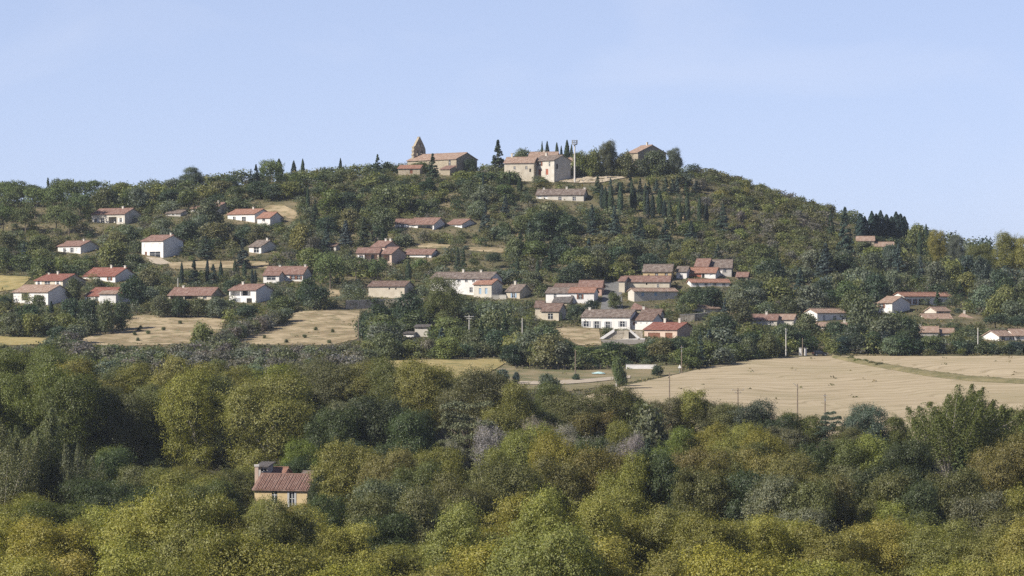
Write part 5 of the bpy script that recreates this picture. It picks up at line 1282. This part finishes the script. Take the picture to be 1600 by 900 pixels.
# ---- low growth between them
y = 700.
while y < 1190:
    for xx in np.arange(-.2 * y, .2 * y, 4.6):
        x = xx + rng.uniform(-2.3, 2.3); yy = y + rng.uniform(-3, 3); px = 800 + FPX * x / yy; w = rng.uniform(3.4, 6.0); h = w * rng.uniform(.45, .75)
        cn = str(rng.choice(['dull green', 'olive-green', 'grey-green', 'brownish', 'mauve-grey', 'dark green'], p=[.28, .18, .2, .10, .10, .14]))
        if 1085 < px < 1310 and yy > 1030: cn = str(rng.choice(['brownish', 'mauve-grey', 'olive-green', 'dull green']))
        for f in (1, .75, .5, .33):
            if ok_here(px, yy, w * (f + 1) / 2, h * f, .12):
                TREES.append(dict(kind='fill', px=px, x=x, D=yy, z=H(x, yy), w=w * (f + 1) / 2, h=h * f, col=cn, sure=False)); break
    y += 5.6 if y > 860 else 8

# ---- keep only what can be seen (near things hide far ones)
COV = np.zeros((225, 520), bool); vx, vy = np.meshgrid(np.arange(520) * 4 + 2 - 240, np.arange(225) * 4 + 2)
TREES.sort(key=lambda t: t['D'])
kept = []
for t in TREES:
    s_ = FPX / t['D']; yb = HOR - (t['z'] - CZ) * s_; hp = t['h'] * s_; wp = t['w'] * s_
    cx, cy = t['px'], yb - hp * .55; rx, ry = wp * .5, hp * .5
    mg = 170 if t['D'] < 690 else 90      # a little beyond the frame for a step to the side
    if cx + rx < -mg or cx - rx > 1600 + mg: continue
    x0, x1 = int(max(0, (cx - rx + 240) // 4)), int(min(519, (cx + rx + 240) // 4)); y0, y1 = int(max(0, (cy - ry) // 4)), int(min(224, (cy + ry) // 4))
    if x1 < x0 or y1 < y0:
        continue
    t['out'] = 'left' if cx + .8 * rx < 0 else 'right' if cx - .8 * rx > 1600 else ''
    sub = COV[y0:y1 + 1, x0:x1 + 1]; X = vx[y0:y1 + 1, x0:x1 + 1]; Y = vy[y0:y1 + 1, x0:x1 + 1]
    e = ((X - cx) / max(rx, 3)) ** 2 + ((Y - cy) / max(ry, 3)) ** 2
    vis = ((e < 1) & ~sub).sum() / max(1, (e < 1).sum())
    if vis < (.08 if t['sure'] else .30 if t['kind'] == 'fill' else .20): continue
    t['cx'], t['cy'], t['vis'], t['base'] = cx, cy, vis, yb
    if t['kind'] not in ('poplar', 'willowy', 'fill'): sub |= e < .62
    kept.append(t)
TREES = kept
# past three hundred of a kind the smallest in view merge into the thicket
THICK = [t for t in TREES if t['kind'] == 'fill']
for t in THICK: t['gone'] = True
for kd in ('round', 'shrub'):
    L = sorted([t for t in TREES if t['kind'] == kd and not t['sure']], key=lambda t: -t['vis'] * t['w'] * t['h'] / t['D'] ** 2)
    room = 290 - sum(1 for t in TREES if t['kind'] == kd and t['sure'])
    for t in L[max(0, room):]: t['gone'] = True; t['n'] = 1; THICK.append(t)
TREES = [t for t in TREES if 'gone' not in t]

# ---- labels: what it is, and where among the things around it
ORD = ['first', 'second', 'third', 'fourth', 'fifth', 'sixth', 'seventh', 'eighth', 'ninth', 'tenth', 'eleventh', 'twelfth', 'thirteenth', 'fourteenth', 'fifteenth', 'sixteenth', 'seventeenth', 'eighteenth', 'nineteenth', 'twentieth']
ORD += ['twenty-' + o for o in ORD[:9]] + ['thirtieth'] + ['thirty-' + o for o in ORD[:9]] + ['fortieth'] + ['forty-' + o for o in ORD[:9]]
WOODMARK = [('the yellow house', 447, 770, 500), ('the layered cedar', 735, 650, 560), ('the plumed tall poplar', 1475, 640, 545), ('the red garden house', 1045, 660, 640), ('the feathery tall trees', 60, 680, 478), ('the tall lamp pole', 1246, 640, 665)]
HILLMARK = LAND[:] + [('the aerial mast', 898, 245, 1138), ('the parked black car', 1281, 551, 850), ('the stone retaining wall', 600, 478, 925), ('the turquoise tarpaulin', 935, 584, 780), ('the ripe crop field', 700, 572, 780), ('the large dry pasture', 250, 515, 880), ('the right-hand dry pasture', 480, 515, 880), ('the bare slope of brown scrub', 1190, 330, 1100), ('the cypress grove', 1010, 310, 1110), ('the right end of the stubble', 1560, 556, 850), ('the left edge crop', 20, 535, 850)]
HILLMARK = [m for m in HILLMARK if m[0] not in ('the yellow house', 'the red garden house')]
buckets = {}
for t in TREES:
    kd = KIND[t['kind']][1]
    if t['out']: key = ('just beyond', f"the {t['out']} edge of view", t['col'] + ' ' + kd); t['dist'] = abs(t['cx'] - 800)
    elif t['band'] in ('far front row', 'nearest row', 'far edge'): key = (t['band'], '', kd)
    else:
        marks = WOODMARK if t['band'] == 'wood' else HILLMARK
        m = min(marks, key=lambda q: (q[1] - t['cx']) ** 2 + 2.2 * (q[2] - t['cy']) ** 2)
        dx, dy = t['cx'] - m[1], t['cy'] - m[2]
        rel = ('left of' if dx < 0 else 'right of') if abs(dx) > 1.3 * abs(dy) else ('above' if dy < 0 else 'below')
        if KIND[t['kind']][1].endswith(m[0].split(' ', 1)[1]): m = (m[0], *m[1:]); key = ('near', rel, kd + '|' + m[0])
        key = (rel, m[0], t['col'] + ' ' + kd)
        t['dist'] = math.hypot(dx, dy)
    t['key'] = key; buckets.setdefault(key, []).append(t)
for key, L in buckets.items():
    if key[0] in ('far front row', 'nearest row', 'far edge'):
        L.sort(key=lambda t: t['cx']); where = {'far front row': 'second row of the wood', 'nearest row': 'nearest row of the wood', 'far edge': 'row along the wood\'s far edge'}[key[0]]
        for i, t in enumerate(L): t['label'] = f"{t['col']} {key[2]} in the {where}, {ORD[i]} from the left"
    else:
        L.sort(key=lambda t: t['dist'])
        for i, t in enumerate(L):
            nth = '' if len(L) == 1 else (', nearest one' if i == 0 else f', {ORD[i]} one out')
            t['label'] = t['label'] or f"{key[2]} {key[0]} {key[1]}{nth}"
GROUP = {'far front row': 'trees of the second row', 'nearest row': 'trees of the nearest row', 'far edge': 'trees along the far edge of the wood', 'wood': 'trees of the wood', 'hill': 'on the village hillside'}
for t in TREES:
    V = PROTO[t['kind']]; cm, tm, w0, h0 = V[rng.integers(len(V))]
    nm, kd, cat = KIND[t['kind']]
    root = empty(nm, (t['x'], t['D'], t['z']))
    root.rotation_euler = (0, 0, 0 if t['kind'] == 'poplar' else rng.uniform(0, 2 * math.pi))
    sx = t['w'] / w0; root.scale = (sx * rng.uniform(.93, 1.07), sx * rng.uniform(.93, 1.07), t['h'] / h0)
    g_ = GROUP[t['band']]; tag(root, t['label'], cat, ((kd + ('es ' if kd.endswith('s') else 's ')) + g_) if t['band'] == 'hill' else g_)
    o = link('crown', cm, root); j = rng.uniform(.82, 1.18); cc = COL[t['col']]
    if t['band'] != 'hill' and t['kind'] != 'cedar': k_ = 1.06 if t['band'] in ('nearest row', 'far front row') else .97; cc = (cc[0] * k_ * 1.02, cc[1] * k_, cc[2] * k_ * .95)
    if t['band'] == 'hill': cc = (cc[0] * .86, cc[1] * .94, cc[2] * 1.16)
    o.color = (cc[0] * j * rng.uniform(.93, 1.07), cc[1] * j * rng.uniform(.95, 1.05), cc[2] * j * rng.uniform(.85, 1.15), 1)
    link('trunk', tm, root)
b = hit(777, 512); bt = link('bare_tree', BARE); bt.location = b; tag(bt, 'leafless grey tree spreading pale branches below the small cream house', 'tree')

# ---- the thicket between the single trees, and rank undergrowth: nobody could count them
def tinted(name, parts, cols_, label, cat):
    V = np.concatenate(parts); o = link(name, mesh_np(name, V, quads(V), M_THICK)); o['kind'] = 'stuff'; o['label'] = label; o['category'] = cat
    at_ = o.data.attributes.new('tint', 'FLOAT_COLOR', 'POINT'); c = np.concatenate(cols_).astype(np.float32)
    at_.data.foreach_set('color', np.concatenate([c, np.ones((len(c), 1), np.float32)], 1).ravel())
LOW = []
for k in range(8):
    C, Rr = skirted(6, 5, 14, (.22, .48), .85); LOW.append(crown_lobes(C, Rr, 660, .66, .85, .2))
parts = []; cols_ = []
for t in THICK:
    V = LOW[rng.integers(8)]
    if 'n' not in t: V = V.reshape(-1, 4, 3); V = V[rng.random(len(V)) < max(.12, .8 * (t['w'] / 6) ** 2)].reshape(-1, 3)
    a = rng.uniform(0, 2 * math.pi); ca, sa = math.cos(a), math.sin(a)
    Q = np.stack([V[:, 0] * ca - V[:, 1] * sa, V[:, 0] * sa + V[:, 1] * ca, V[:, 2]], 1) * np.array([t['w'] / 6, t['w'] / 6, t['h'] / 5]) + np.array([t['x'], t['D'], t['z']])
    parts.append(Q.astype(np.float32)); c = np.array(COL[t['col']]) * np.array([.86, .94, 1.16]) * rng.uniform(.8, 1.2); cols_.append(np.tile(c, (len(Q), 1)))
tinted('thicket', parts, cols_, 'dense mixed thicket clothing the slope between the single trees', 'thicket')
print('THICK', len(THICK), sum(len(p) for p in parts) // 4)
n = 30000
yy = rng.uniform(700, 1195, n); xx = rng.uniform(-.2, .2, n) * yy
keep = ~NG[np.clip(((xx + 400) / 1.5).astype(int), 0, NG.shape[0] - 1), np.clip(((yy - 380) / 1.5).astype(int), 0, NG.shape[1] - 1)]
keep |= rng.random(n) < .014
xx, yy = xx[keep], yy[keep]
rad = rng.uniform(.35, 1.1, len(xx)); m = 7
Cn = np.stack([xx, yy, Hn(xx, yy) - .1], 1).repeat(m, 0); rr = rad.repeat(m)
d = dirs(len(Cn)); d[:, 2] = np.abs(d[:, 2])
V = leaves(Cn + d * rr[:, None] * np.array([1, 1, .75]), d + .6 * rng.normal(size=d.shape), .6)
pal = np.array([(.13, .125, .058), (.16, .14, .07), (.11, .125, .05), (.21, .18, .10)]); ci = rng.integers(0, 4, len(xx)).repeat(m * 4)
tinted('undergrowth', [V], [pal[ci]], 'rank scrub and tall weeds between the hillside trees', 'undergrowth')

# ---- pale blue summer haze between here and the hill
hz = MB(); hz.box(lambda a, b_, z: Vector((a, b_, z)), -9200, 9200, -3200, 20200, -26, 112)
hm = bpy.data.materials.new('haze_air'); hm.use_nodes = True
hn = hm.node_tree.nodes; hn.remove(hn['Principled BSDF'])
pv = hn.new('ShaderNodeVolumePrincipled'); pv.inputs['Color'].default_value = (.78, .87, 1., 1); pv.inputs['Density'].default_value = .00006; pv.inputs['Anisotropy'].default_value = .2
hm.node_tree.links.new(pv.outputs[0], hn['Material Output'].inputs['Volume'])
ho = hz.build('haze', hm, None, True); ho['kind'] = 'stuff'
print('TREES', len(TREES), {k: sum(1 for t in TREES if t['kind'] == k) for k in KIND})
